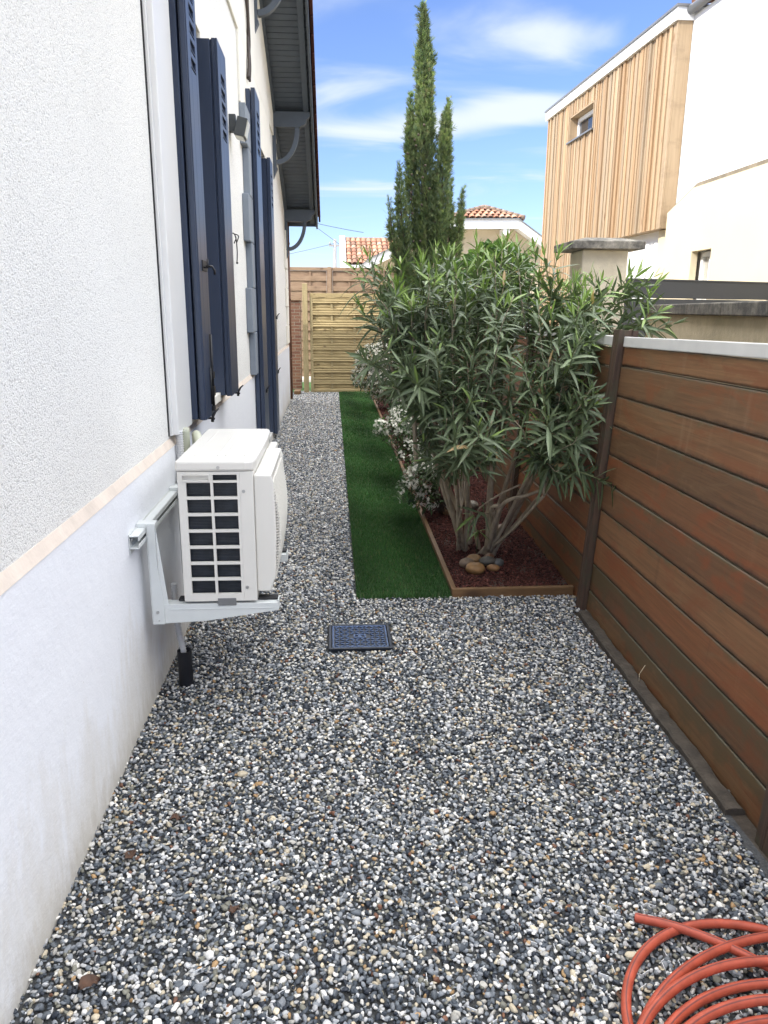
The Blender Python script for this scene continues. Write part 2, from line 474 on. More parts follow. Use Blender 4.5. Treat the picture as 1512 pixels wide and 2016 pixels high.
MT['zinc'] = simple('grey_zinc', (0.20, 0.205, 0.21), 0.4, 0.06, 5, metal=0.3)
MT['inox'] = simple('stainless_flue', (0.62, 0.62, 0.62), 0.22, 0.05, 4, metal=1.0)
MT['tile'] = attr_mat('clay_roof_tile', 0.8, 0.28, 14, spec=0.25)
MT['rooftile'] = attr_mat('brown_roof_tile', 0.75, 0.2, 20, spec=0.3)
MT['whitepaint'] = simple('white_fascia', (0.78, 0.78, 0.77), 0.5, 0.02, 3)
MT['farstone'] = mk_stone_cap('far_house_stone', (0.46, 0.39, 0.27), (0.56, 0.48, 0.35), (0.50, 0.42, 0.30), 5)
MT['glass'] = glass_mat()
MT['palepane'] = simple('glass_with_reflection', (0.46, 0.44, 0.38), 0.15, 0.2, 8)  # pale reflection in the pane painted into its base colour
MT['ironlid'] = simple('dark_cast_iron', (0.012, 0.015, 0.022), 0.4, 0.25, 30, 120, 0.0008, 0.5)
MT['lowcoping'] = mk_stone_cap('beige_coping', (0.17, 0.14, 0.10), (0.24, 0.20, 0.14), (0.13, 0.11, 0.08), 12)
MT['hose'] = simple('red_hose', (0.39, 0.070, 0.036), 0.55, 0.22, 30, 120, 0.0006, 0.4)
MT['hosestripe'] = simple('hose_stripe', (0.17, 0.04, 0.032), 0.6, 0.2, 30)
MT['ironsheen'] = simple('cast_iron_sky_sheen', (0.085, 0.120, 0.205), 0.24, 0.25, 30, 120, 0.0008, 0.5, metal=0.25)  # blue sky reflection painted into the base colour of the raised iron
MT['pebble'] = attr_mat('river_pebble', 0.5, 0.25, 40, spec=0.4)
MT['lampgrey'] = simple('lamp_grey_metal', (0.05, 0.055, 0.058), 0.5, 0.1, 10)
MT['lamplens'] = simple('lamp_frosted_lens', (0.62, 0.60, 0.50), 0.35, 0.05, 10)
MT['gridwhite'] = simple('white_grid_plastic', (0.72, 0.73, 0.74), 0.5, 0.04, 10)
MT['dryleaf'] = simple('dry_leaf', (0.075, 0.036, 0.020), 0.7, 0.35, 50)
MT['straw'] = simple('dry_straw', (0.50, 0.42, 0.28), 0.7, 0.15, 50)
MT['poleconcrete'] = simple('pole_concrete', (0.30, 0.29, 0.28), 0.8, 0.1, 5)
MT['rust'] = simple('copper_brown_pipe', (0.13, 0.055, 0.028), 0.5, 0.25, 12)

# ------------------------------------------------------------------ object helpers
def thing(name, label, cat, loc=(0, 0, 0), group=None):
    o = bpy.data.objects.new(name, None)
    o.empty_display_size = 0.1
    COL.objects.link(o)
    o.location = loc
    o['label'] = label; o['category'] = cat
    if group: o['group'] = group
    return o

def tag(o, label, cat, group=None, kind=None):
    o['label'] = label; o['category'] = cat
    if group: o['group'] = group
    if kind: o['kind'] = kind
    return o

def world_loc(o):
    p = Vector((0, 0, 0))
    while o is not None:
        p += o.location
        o = o.parent
    return p

def link(name, me, mat, parent=None, label=None, bevel=0, origin=None, smooth=False):
    """mesh data is in world coordinates; the object's origin is moved to `origin` when given"""
    me.validate()
    o = bpy.data.objects.new(name, me)
    COL.objects.link(o)
    if origin is not None:
        me.transform(Matrix.Translation(-Vector(origin)))
        o.location = origin
    if parent is not None:
        o.parent = parent
        o.matrix_parent_inverse = Matrix.Translation(-world_loc_cached(parent))
    WL[o.name] = Vector(origin) if origin is not None else Vector((0, 0, 0))
    for m in (mat if isinstance(mat, (list, tuple)) else [mat]):
        me.materials.append(m)
    if label: o['label'] = label
    if bevel:
        b = o.modifiers.new('bevel', 'BEVEL'); b.width = bevel; b.segments = 2; b.limit_method = 'ANGLE'
        b.angle_limit = math.radians(40)
    if smooth:
        me.shade_smooth()
    return o

WL = {}
def world_loc_cached(o):
    return WL[o.name] if o.name in WL else Vector(o.location)

class MB:
    """collects simple solids; build() links them as ONE mesh object"""
    def __init__(self):
        self.v = []; self.f = []; self.mi = []; self.c = []; self.sm = []
        self.col = None
    def _add(self, vs, fs, mi=0, smooth=False):
        o = len(self.v)
        self.v += [tuple(x) for x in vs]
        self.f += [tuple(i + o for i in f) for f in fs]
        self.mi += [mi] * len(fs); self.sm += [smooth] * len(fs)
        self.c += [self.col or (1, 1, 1)] * len(vs)
    def box(self, x0, x1, y0, y1, z0, z1, mi=0):
        vs = [(x0, y0, z0), (x1, y0, z0), (x1, y1, z0), (x0, y1, z0), (x0, y0, z1), (x1, y0, z1), (x1, y1, z1), (x0, y1, z1)]
        self._add(vs, [(0, 3, 2, 1), (4, 5, 6, 7), (0, 1, 5, 4), (1, 2, 6, 5), (2, 3, 7, 6), (3, 0, 4, 7)], mi)
        return self
    def obox(self, o, ex, ey, ez, mi=0):
        """box from corner o along three edge vectors"""
        o, ex, ey, ez = map(Vector, (o, ex, ey, ez))
        vs = [o, o + ex, o + ex + ey, o + ey]
        vs += [p + ez for p in vs]
        fl = ex.cross(ey).dot(ez) < 0
        fs = [(0, 3, 2, 1), (4, 5, 6, 7), (0, 1, 5, 4), (1, 2, 6, 5), (2, 3, 7, 6), (3, 0, 4, 7)]
        if fl: fs = [tuple(reversed(f)) for f in fs]
        self._add(vs, fs, mi)
        return self
    def prism(self, pts, d, mi=0):
        """polygon (3-D points, planar) pushed along d"""
        d = Vector(d); a = [Vector(p) for p in pts]; n = len(a)
        nrm = Vector((0, 0, 0))
        for i in range(n):
            nrm += (a[i] - a[0]).cross(a[(i + 1) % n] - a[0])
        vs = a + [p + d for p in a]
        lo = tuple(range(n)); hi = tuple(range(n, 2 * n))
        sides = [(i, (i + 1) % n, n + (i + 1) % n, n + i) for i in range(n)]
        if nrm.dot(d) > 0:
            fs = [tuple(reversed(lo)), hi] + sides
        else:
            fs = [lo, tuple(reversed(hi))] + [tuple(reversed(s)) for s in sides]
        self._add(vs, fs, mi)
        return self
    def tube(self, path, r, seg=8, mi=0, cap=True, smooth=True):
        path = [Vector(p) for p in path]
        n = len(path)
        rs = list(r) if hasattr(r, '__len__') else [r] * n
        vs = []; prev = None
        for i, p in enumerate(path):
            t = (path[min(i + 1, n - 1)] - path[max(i - 1, 0)])
            if t.length < 1e-9: t = Vector((0, 0, 1))
            t.normalize()
            if prev is None:
                a = t.orthogonal().normalized()
            else:
                a = (prev - t * prev.dot(t))
                a = a.normalized() if a.length > 1e-6 else t.orthogonal().normalized()
            prev = a
            b = t.cross(a)
            for k in range(seg):
                w = 2 * PI * k / seg
                vs.append(p + (a * math.cos(w) + b * math.sin(w)) * rs[i])
        fs = []
        for i in range(n - 1):
            for k in range(seg):
                k2 = (k + 1) % seg
                fs.append((i * seg + k, i * seg + k2, (i + 1) * seg + k2, (i + 1) * seg + k))
        self._add(vs, fs, mi, smooth)
        if cap:
            o = len(self.v) - len(vs)
            self.f += [tuple(o + k for k in reversed(range(seg))), tuple(o + (n - 1) * seg + k for k in range(seg))]
            self.mi += [mi] * 2; self.sm += [False] * 2
        return self
    def cyl(self, a, b, r, seg=14, mi=0, r2=None):
        return self.tube([a, b], [r, r if r2 is None else r2], seg, mi)
    def sphere(self, c, r, mi=0, seg=10, ring=7, sq=(1, 1, 1)):
        vs = []; fs = []
        for i in range(ring + 1):
            th = PI * i / ring
            for k in range(seg):
                ph = 2 * PI * k / seg
                vs.append((c[0] + r * sq[0] * math.sin(th) * math.cos(ph), c[1] + r * sq[1] * math.sin(th) * math.sin(ph), c[2] + r * sq[2] * math.cos(th)))
        for i in range(ring):
            for k in range(seg):
                k2 = (k + 1) % seg
                fs.append((i * seg + k, (i + 1) * seg + k, (i + 1) * seg + k2, i * seg + k2))
        self._add(vs, fs, mi, True)
        return self
    def quad(self, a, b, c, d, mi=0):
        self._add([a, b, c, d], [(0, 1, 2, 3)], mi); return self
    def mesh(self, name):
        me = bpy.data.meshes.new(name)
        me.from_pydata(self.v, [], self.f)
        me.polygons.foreach_set('material_index', self.mi)
        me.polygons.foreach_set('use_smooth', self.sm)
        if self.col is not None:
            at = me.color_attributes.new('Col', 'FLOAT_COLOR', 'POINT')
            c = np.ones((len(self.v), 4), np.float32); c[:, :3] = np.array(self.c, np.float32)
            at.data.foreach_set('color', c.ravel())
        me.update()
        return me
    def build(self, name, mat, parent=None, label=None, bevel=0, origin=None):
        return link(name, self.mesh(name), mat, parent, label, bevel, origin)

def np_mesh(name, V, F, C=None, smooth=False):
    """fast mesh from numpy arrays; F is (n,3) or (n,4)"""
    me = bpy.data.meshes.new(name)
    k = F.shape[1]
    me.vertices.add(len(V)); me.loops.add(F.size); me.polygons.add(len(F))
    me.vertices.foreach_set('co', np.ascontiguousarray(V, np.float32).ravel())
    me.loops.foreach_set('vertex_index', np.ascontiguousarray(F, np.int32).ravel())
    me.polygons.foreach_set('loop_start', np.arange(0, F.size, k, dtype=np.int32))
    me.polygons.foreach_set('loop_total', np.full(len(F), k, np.int32))
    if smooth:
        me.polygons.foreach_set('use_smooth', np.ones(len(F), bool))
    if C is not None:
        at = me.color_attributes.new('Col', 'FLOAT_COLOR', 'POINT')
        c = np.ones((len(V), 4), np.float32); c[:, :3] = C
        at.data.foreach_set('color', c.ravel())
    me.update(calc_edges=True)
    return me

def plate(axis, w, d, u0, u1, v0, v1, holes, mb, mi=0, top=None):
    """wall plate with rectangular holes. axis 'x': plane at x=w, thickness d towards -x (u=y, v=z);
    axis 'y': plane at y=w, thickness towards +y (u=x, v=z). top(u) optionally replaces v1."""
    us = sorted({u0, u1, *[h[0] for h in holes], *[h[1] for h in holes]})
    us = [x for x in us if u0 <= x <= u1]
    if top:
        extra = [x for x in top.breaks if u0 < x < u1]
        us = sorted(set(us) | set(extra))
    for a, b in zip(us[:-1], us[1:]):
        hs = sorted([(h[2], h[3]) for h in holes if h[0] <= a + 1e-6 and h[1] >= b - 1e-6])
        lo = v0
        spans = []
        for z0, z1 in hs:
            if z0 > lo + 1e-6: spans.append((lo, z0, False))
            lo = z1
        if top or lo < v1 - 1e-6: spans.append((lo, v1, True))
        for z0, z1, last in spans:
            ta, tb = (top(a), top(b)) if (top and last) else (z1, z1)
            if axis == 'x':
                mb.prism([(w, a, z0), (w, b, z0), (w, b, tb), (w, a, ta)], (-d, 0, 0), mi)
            else:
                mb.prism([(a, w, z0), (b, w, z0), (b, w, tb), (a, w, ta)], (0, d, 0), mi)

def bez(p0, p1, p2, n):
    p0, p1, p2 = map(Vector, (p0, p1, p2))
    return [p0 * (1 - t) ** 2 + p1 * 2 * t * (1 - t) + p2 * t * t for t in [i / (n - 1) for i in range(n)]]

def catmull(pts, per=8):
    pts = [Vector(p) for p in pts]
    P = [pts[0] * 2 - pts[1]] + pts + [pts[-1] * 2 - pts[-2]]
    out = []
    for i in range(1, len(P) - 2):
        for k in range(per):
            t = k / per
            a, b, c, d = P[i - 1], P[i], P[i + 1], P[i + 2]
            out.append(0.5 * ((2 * b) + (c - a) * t + (2 * a - 5 * b + 4 * c - d) * t * t + (3 * b - a - 3 * c + d) * t ** 3))
    out.append(pts[-1])
    return out

# ================================================================== SETTING
m = MB()
S = 600
m.box(-S, S, -S, S, -0.6, -0.035)
g = m.build('ground', MT['ground']); g['kind'] = 'structure'

# ================================================================== THE HOUSE ON THE LEFT
XW = -0.735                     # face of the plinth
Y0, Y1, YA = -1.2, 13.62, 6.80  # gable from Y0 to Y1, apex at YA
RS = 0.40                       # roof slope
ZE = 3.03                       # soffit height at Y1
def zu(y): return ZE + RS * (Y1 - max(y, YA)) - RS * max(0, YA - y)
zu.breaks = [YA]
house = thing('house', 'white rendered house with navy shutters along the left side of the gravel path', 'house', (XW - 3, 6, 0))

WIN = (4.27, 4.96, 1.04, 3.06)
DOOR = (7.90, 9.46, 0.09, 3.20)
UP = XW - 0.014
# rough-cast upper wall
mb = MB()
plate('x', UP, 0.30, Y0, Y1, 0.965, 9, [WIN, (DOOR[0], DOOR[1], 0.965, DOOR[3])], mb, top=zu)
mb.build('wall', MT['roughcast'], house)
# plinth and ledge
mb = MB()
plate('x', XW, 0.29, Y0, Y1, -0.3, 0.935, [(DOOR[0], DOOR[1], DOOR[2], 0.935)], mb)
mb.build('plinth', MT['plinth'], house)
mb = MB()
for a, b in ((Y0, DOOR[0] - 0.001), (DOOR[1] + 0.001, Y1)):
    mb.prism([(XW + 0.002, a, 0.936), (UP + 0.001, a, 0.972), (UP - 0.1, a, 0.972), (UP - 0.1, a, 0.936)], (0, b - a, 0))
mb.build('ledge', MT['ledge'], house)
# back and side walls, out of the photo but casting the shade
mb = MB()
mb.box(-8.6, -8.3, Y0, Y1, -0.3, ZE)
mb.box(-8.3, UP - 0.31, Y0, Y0 + 0.3, -0.3, ZE - 0.1)
mb.box(-8.3, UP - 0.31, Y1 - 0.3, Y1 - 0.002, -0.3, ZE - 0.1)
mb.build('rear_wall', MT['smooth'], house)
# dark interior behind the openings
mb = MB()
mb.box(UP - 0.36, UP - 0.305, 4.0, 5.2, 0.9, 3.2)
mb.build('window', MT['glass'], house)
mb = MB()
mb.box(UP - 0.40, UP - 0.34, 7.6, 9.8, 0.02, 3.3)
mb.build('door', MT['shutter'], house)

# smooth raised surround of the window, toothed on its near side
SX = UP + 0.022
mb = MB()
mb.box(UP, SX, 3.99, WIN[0], 0.975, WIN[3] + 0.72)
zz = 1.10; k = 0
while zz < 3.7:
    if k % 2 == 0:
        mb.box(UP, SX, 3.93, 3.989, zz, zz + 0.33)
    zz += 0.33; k += 1
mb.box(UP, SX, WIN[1], 5.42, 0.975, WIN[3] + 0.72)
mb.box(UP, SX, WIN[0], WIN[1], WIN[3], WIN[3] + 0.72)
mb.build('window_surround', MT['smooth'], house, bevel=0.004)
mb = MB()
mb.box(XW - 0.001, XW + 0.03, 4.20, 5.03, 0.985, 1.038)
mb.build('window_sill', MT['smooth'], house, bevel=0.004)
# smooth band above the rough panels, running under the verge, and the panel edge beside the door
mb = MB()
def zb(y): return zu(y) - 0.002
zb.breaks = [YA]
plate('x', SX - 0.003, 0.019, 5.43, 11.55, 3.74, 9, [], mb, top=zb)
mb.box(UP, SX - 0.003, 7.05, DOOR[0], 3.205, 3.739)
mb.box(UP, SX - 0.003, DOOR[0], DOOR[1], DOOR[3] + .002, 3.739)
mb.box(UP, SX - 0.003, DOOR[1], 10.3, 0.975, 3.739)
zz = 0.98; k = 0
while zz < 3.5:
    if k % 2 == 0: mb.box(UP, SX - 0.003, 10.301, 10.5, zz, zz + 0.36)
    zz += 0.36; k += 1
mb.build('wall_band', MT['smooth'], house, bevel=0.004)
# grey toothed quoins on the near side of the door
for k in range(7):
    z0 = 0.96 + 0.385 * k
    if z0 > 3.2: break
    y0 = 7.05 if k % 2 == 1 else 7.20
    z1 = min(z0 + 0.385, 3.2)
    mb = MB(); mb.box(UP, UP + 0.055, y0, 7.43, z0 + 0.001, z1 - 0.001)
    mb.build('quoin', MT['quoin'], house, bevel=0.008)
# cream toothed quoins on the far corner
for k in range(8):
    z0 = 0.99 + 0.30 * k
    if z0 + 0.3 > zu(Y1): break
    y0 = 13.05 if k % 2 == 0 else 13.25
    mb = MB(); mb.box(UP, UP + 0.024, y0, Y1 + 0.02, z0 + 0.003, z0 + 0.297)
    mb.build('corner_quoin', MT['smooth'], house, bevel=0.005)

# ---- shutters: folded pairs of leaves
def leaf_panel(mb, x0, x1, y0, y1, z0, z1, louvre=True, zl=None, nl=5):
    """leaf lying in the wall's direction; louvre slots near the top of the outward face"""
    if not louvre:
        mb.box(x0, x1, y0, y1, z0, z1); return
    yc0, yc1 = y0 + (y1 - y0) * 0.30, y1 - (y1 - y0) * 0.22
    zs = [(zl or z1 - 0.20) - 0.075 * i for i in range(nl)]
    holes = [(yc0, yc1, a, a + 0.050) for a in zs]
    plate('x', x1, 0.012, y0, y1, z0, z1, holes, mb)
    mb.box(x0, x1 - 0.0125, y0, y1, z0, z1)
    for _, _, a, b in holes:
        mb.obox((x1 - 0.012, yc0, a + 0.022), (0.011, 0, -0.012), (0, yc1 - yc0, 0), (0, 0, 0.006))
def shutter(label, build):
    mb = MB(); build(mb)
    return mb.build('shutter', MT['shutter'], house, label, bevel=0.003)
def sh1(mb):
    mb.box(-0.722, -0.690, 3.985, 4.262, 1.0, 3.62)
    leaf_panel(mb, -0.683, -0.646, 4.0, 4.275, 0.995, 3.62, zl=3.02, nl=6)
    mb.box(-0.675, -0.652, 3.990, 3.999, 0.995, 3.62)
s1 = shutter('near left navy shutter folded open with louvre slots and a long bolt', sh1)
def sh2(mb):
    mb.box(-0.790, -0.676, 4.945, 5.30, 1.02, 3.03)
    mb.box(-0.675, -0.668, 4.957, 5.30, 1.02, 3.03)
    leaf_panel(mb, -0.667, -0.634, 4.95, 5.31, 1.015, 3.035)
s2 = shutter('navy shutter on the far side of the small window', sh2)
def sh3(mb):
    mb.box(-0.728, -0.690, 7.445, 7.90, 0.10, 3.40)
    leaf_panel(mb, -0.684, -0.648, 7.45, 7.91, 0.10, 3.41)
s3 = shutter('tall navy door shutter seen edge-on beside the grey quoins', sh3)
def sh4(mb):
    mb.box(-0.930, -0.722, 9.44, 9.80, 0.075, 3.19)
    mb.box(-0.721, -0.714, 9.452, 9.80, 0.075, 3.19)
    leaf_panel(mb, -0.713, -0.676, 9.445, 9.83, 0.07, 3.20)
s4 = shutter('tall navy door shutter on the far side of the door', sh4)
# bolts, catches and hold-backs
mb = MB()
mb.cyl((-0.637, 4.20, 1.04), (-0.637, 4.20, 1.42), 0.0065, 8)
mb.cyl((-0.637, 4.14, 1.06), (-0.637, 4.14, 1.25), 0.0045, 8)
mb.box(-0.646, -0.628, 4.175, 4.225, 1.10, 1.15); mb.box(-0.646, -0.628, 4.175, 4.225, 1.19, 1.225); mb.box(-0.646, -0.630, 4.18, 4.22, 1.02, 1.045)
mb.build('bolt', MT['iron'], s1)
mb = MB()
mb.tube([(-0.648, 4.19, 1.76), (-0.61, 4.19, 1.76), (-0.60, 4.20, 1.74), (-0.60, 4.2, 1.72)], 0.006, 6)
mb.tube([(-0.648, 4.11, 1.75), (-0.62, 4.11, 1.75), (-0.62, 4.11, 1.79)], 0.005, 6)
mb.box(-0.646, -0.641, 4.09, 4.23, 1.735, 1.785)
mb.build('latch', MT['iron'], s1)
def holdback(y, z, x, par):
    mb = MB()
    mb.tube([(-0.735, y, z), (x, y, z), (x + 0.014, y, z - 0.004)], 0.006, 7)
    mb.tube([(x, y, z - 0.02), (x + 0.004, y, z + 0.01), (x + 0.018, y + 0.01, z + 0.035), (x + 0.035, y + .015, z + 0.05)], [0.009, 0.008, 0.006, 0.004], 7)
    mb.build('holdback', MT['iron'], house)
holdback(4.17, 0.982, -0.645, s1)
holdback(5.24, 1.005, -0.632, s2)
holdback(7.62, 0.78, -0.642, s3)
holdback(9.72, 0.80, -0.67, s4)
holdback(9.75, 1.45, -0.67, s4)

# ---- verge: soffit, rafters, barge board, roof, purlins with curved braces
XV = -0.225
def along(y): return Vector((0, y, zu(y)))
sl = Vector((0, 1, -RS)).normalized()
nrm = Vector((0, RS, 1)).normalized()
mb = MB()
L = (along(Y1 + 0.12) - along(YA)).length
nb = int(L / 0.092)
for i in range(nb):
    a = along(YA) + sl * (i * L / nb + 0.004)
    mb.obox(a + Vector((UP - 0.02, 0, 0)), (XV - UP, 0, 0), sl * (L / nb - 0.009), nrm * 0.02)
mb.obox(along(YA) + Vector((UP - 0.02, 0, 0)) + nrm * 0.012, (XV - UP - 0.01, 0, 0), sl * L, nrm * 0.02)
mb.build('soffit', MT['greypaint'], house)
mb = MB()
mb.obox(along(YA) + Vector((UP, 0, 0)) - nrm * 0.07, (0.045, 0, 0), sl * (L - 0.1), nrm * 0.069)
mb.build('wall_rafter', MT['greypaint'], house, bevel=0.004)
mb = MB()
mb.obox(along(YA) + Vector((XV - 0.115, 0, 0)) - nrm * 0.05, (0.07, 0, 0), sl * (L + 0.02), nrm * 0.049)
mb.build('verge_rafter', MT['greypaint'], house, bevel=0.004)
mb = MB()
mb.obox(along(YA) + Vector((XV - 0.02, 0, 0)) - nrm * 0.085, (0.028, 0, 0), sl * (L + 0.12), nrm * 0.20)
for sgn in (1,):
    mb.obox(along(YA) + Vector((XV - 0.02, 0, 0)) - nrm * 0.085, (0.028, 0, 0), Vector((0, -1, -RS)).normalized() * 8.6, nrm * 0.2)
mb.build('barge_board', MT['greypaint'], house, bevel=0.003)
# roof body
mb = MB()
RT = 0.115
ye = Y1 + 0.25
mb.prism([(XV - 0.03, YA, zu(YA) + 0.032), (XV - 0.03, ye, zu(ye) + 0.032), (XV - 0.03, ye, zu(ye) + RT), (XV - 0.03, YA, zu(YA) + RT)], (-8.6, 0, 0))
y_ = Y0 - 0.3
mb.prism([(XV - 0.03, YA - .001, zu(YA) + 0.032), (XV - 0.03, y_, zu(y_) + 0.032), (XV - 0.03, y_, zu(y_) + RT), (XV - 0.03, YA - .001, zu(YA) + RT)], (-8.6, 0, 0))
roof = mb.build('roof', MT['oldpanel'], house)
# verge tiles: overlapping brown tiles, each with its lip turned down over the board
mb = MB()
nt_ = 26
Lr = (along(ye) - along(YA)).length
for i in range(nt_):
    s = Lr - i * 0.285
    if s < 0: break
    sh = random.uniform(0.75, 1.25)
    mb.col = (0.085 * sh, 0.028 * sh, 0.020 * sh)
    a = along(YA) + sl * (s - 0.33)
    tilt = nrm * 0.020
    mb.obox(a + Vector((XV + 0.022, 0, 0)) + nrm * 0.025, (0.030, 0, 0), sl * 0.33 + tilt * 1.4, nrm * 0.105)
    mb.obox(a + Vector((XV - 0.20, 0, 0)) + nrm * 0.118, (0.253, 0, 0), sl * 0.33 + tilt * 1.4, nrm * 0.016)
mb.build('verge_tile', MT['rooftile'], roof)
mb = MB()
for yv in (Y1 + 0.12,):
    a = along(yv)
    mb.box(XV - 8.4, XV - 0.002, yv + 0.005, yv + 0.03, a.z - 0.09, a.z + 0.06)
mb.build('eave_board', MT['greypaint'], house)

def purlin(y):
    zt = zu(y) - 0.052
    zl = zt - 0.185
    pts = [(UP, y, zt), (UP, y, zl)]
    x_end = XV - 0.03
    prof = [(x_end - 0.13, zl), (x_end - 0.115, zl + 0.02), (x_end - 0.085, zl + 0.025), (x_end - 0.055, zl + 0.05), (x_end - 0.045, zl + 0.095), (x_end - 0.015, zl + 0.12), (x_end, zl + 0.13), (x_end, zt)]
    pts += [(px, y, pz) for px, pz in prof]
    mb = MB(); mb.prism(pts, (0, 0.10, 0))
    p = mb.build('purlin', MT['greypaint'], house, bevel=0.003)
    # curved brace in the plane of the purlin
    c0 = (UP + 0.05, zl - 0.42); c1 = (x_end - 0.17, zl)
    arc = []
    n = 12
    for i in range(n + 1):
        t = i / n * PI / 2
        arc.append((c0[0] + (c1[0] - c0[0]) * math.sin(t), c0[1] + (c1[1] - c0[1]) * (1 - math.cos(t))))
    inner = []; outer = []
    for i, (ax, az) in enumerate(arc):
        i0, i1 = max(i - 1, 0), min(i + 1, n)
        tx, tz = arc[i1][0] - arc[i0][0], arc[i1][1] - arc[i0][1]
        l = math.hypot(tx, tz); nx, nz_ = -tz / l, tx / l
        inner.append((ax + nx * 0.028, az + nz_ * 0.028)); outer.append((ax - nx * 0.028, az - nz_ * 0.028))
    mb = MB()
    for i in range(n):
        q = [inner[i], inner[i + 1], outer[i + 1], outer[i]]
        mb.prism([(a, y + 0.02, b) for a, b in q], (0, 0.065, 0))
    br = mb.build('brace', MT['greypaint'], p)
    mb = MB()
    zf = zl - 0.53
    mb.prism([(UP, y + 0.012, zl - 0.002), (UP + 0.045, y + 0.012, zl - 0.002), (UP + 0.045, y + 0.012, zf + 0.06), (UP + 0.06, y + .012, zf + 0.03), (UP + 0.03, y + 0.012, zf - 0.03), (UP, y + 0.012, zf - 0.1)], (0, 0.085, 0))
    mb.build('brace_plate', MT['greypaint'], p, bevel=0.003)
for y in (8.62, 11.0, 13.30):
    purlin(y)

# ---- things fixed to the house wall
t = thing('pipe_trunking', 'tall white plastic pipe cover on the wall above the air conditioner', 'pipe cover', (UP, 3.7, 1))
mb = MB()
mb.box(UP + 0.001, UP + 0.042, 3.565, 3.925, 0.985, 5.2)
mb.build('cover', MT['trunk'], t, bevel=0.005)
mb = MB(); mb.box(UP + 0.002, UP + 0.018, 3.545, 3.5645, 0.985, 5.2); mb.build('back_plate', MT['trunk'], t, bevel=0.002)
mb = MB(); mb.box(UP + 0.0, UP + 0.006, 3.537, 3.5445, 0.985, 5.2); mb.build('sealant', MT['rubber'], t)

def corrugated(path, r, pitch=0.011, amp=0.13):
    pts = catmull(path, 10)
    out = []; rs = []
    d = 0; nxt = 0
    dense = []
    for a, b in zip(pts[:-1], pts[1:]):
        n = max(2, int((b - a).length / (pitch / 3)))
        for i in range(n): dense.append(a.lerp(b, i / n))
    for i, p in enumerate(dense):
        out.append(p); rs.append(r * (1 + amp * math.cos(i * 2 * PI / 3)))
    return out, rs
mb = MB()
p_, r_ = corrugated([(-0.712, 3.60, 1.00), (-0.712, 3.60, 0.85), (-0.70, 3.50, 0.72), (-0.66, 3.40, 0.66)], 0.016)
mb.tube(p_, r_, 10)
tag(mb.build('conduit', MT['pvcgrey']), 'grey ribbed cable sleeve coming out under the white pipe cover', 'conduit')
mb = MB()
mb.tube(catmull([(-0.705, 3.69, 1.0), (-0.705, 3.69, 0.85), (-0.69, 3.66, 0.74), (-0.60, 3.60, 0.70)]), 0.024, 10)
tag(mb.build('insulated_pipe', MT['greenpipe']), 'pale green insulated pipe between the pipe cover and the air conditioner', 'pipe')
mb = MB()
mb.tube(catmull([(-0.69, 3.92, 0.80), (-0.68, 3.86, 0.92), (-0.66, 3.76, 0.955), (-0.62, 3.62, 0.92), (-0.58, 3.56, 0.80)]), 0.022, 10)
tag(mb.build('insulated_pipe', MT['greenpipe']), 'pale green pipe bent in an arch behind the air conditioner', 'pipe')

t = thing('wall_lamp', 'small grey box-shaped floodlight on the wall between the window and the door', 'wall lamp', (UP, 6.35, 2.85))
mb = MB(); mb.box(UP, UP + 0.05, 6.33, 6.40, 2.83, 2.95); mb.build('mount', MT['lampgrey'], t, bevel=0.004)
mb = MB()
ex = Vector((0.97, 0, -0.24)); ez = Vector((0.24, 0, 0.97))
mb.obox((UP + 0.04, 6.27, 2.80), ex * 0.075, (0, 0.17, 0), ez * 0.13)
mb.build('housing', MT['lampgrey'], t, bevel=0.004)
o_ = Vector((UP + 0.04, 6.27, 2.80)) + ex * 0.0755
mb = MB()
mb.obox(o_ + Vector((0, 0.012, 0)) + ez * 0.012, ex * 0.006, (0, 0.146, 0), ez * 0.106)
mb.build('lens', MT['lamplens'], t)
mb = MB()
o2 = Vector((UP + 0.045, 6.28, 2.80)) + ex * 0.004 - ez * 0.006
mb.obox(o2, ex * 0.06, (0, 0.15, 0), ez * 0.005)
mb.build('diffuser', MT['lamplens'], t)

mb = MB()
def cablepath(off, seed):
    r = random.Random(seed)
    pts = [(UP + 0.025, 7.42, 4.75), (UP + 0.03, 7.5, 4.42), (UP + 0.03, 7.66, 4.22), (UP + 0.03, 7.78, 4.06), (UP + 0.03, 7.80, 3.85), (UP + 0.03, 7.70, 3.66), (UP + 0.03, 7.64, 3.52)]
    return catmull([(a + r.uniform(-.004, .012), b + off + r.uniform(-.05, .05), c) for a, b, c in pts])
for k, off in enumerate((-0.05, -0.012, 0.02, 0.06)):
    mb.tube(cablepath(off, k), 0.012, 6)
for z, y in ((4.3, 7.6), (4.05, 7.79), (3.8, 7.78), (3.6, 7.68)):
    mb.tube([(UP + 0.028, y - 0.04, z), (UP + 0.042, y, z + .005), (UP + 0.028, y + 0.045, z)], 0.006, 5)
tag(mb.build('cable_bundle', MT['cable']), 'loose bundle of brown cables hanging on the wall under the verge', 'cables')
mb = MB()
mb.tube(catmull([(UP, 6.1, 2.09), (UP + 0.03, 6.12, 2.09), (UP + 0.04, 6.16, 2.05), (UP + 0.035, 6.24, 1.97), (UP + 0.02, 6.33, 1.90)]), 0.0045, 5)
mb.tube(catmull([(UP + 0.03, 6.12, 2.09), (UP + 0.045, 6.11, 2.06), (UP + 0.03, 6.10, 2.02)]), 0.004, 5)
mb.tube(catmull([(UP + 0.03, 6.12, 2.09), (UP + 0.06, 6.14, 2.075), (UP + 0.04, 6.18, 2.03)]), 0.004, 5)
mb.sphere((UP + 0.02, 6.335, 1.895), 0.009)
tag(mb.build('knotted_cord', MT['iron']), 'short black knotted cord hanging on the wall beside the navy window shutter', 'cord')
mb = MB()
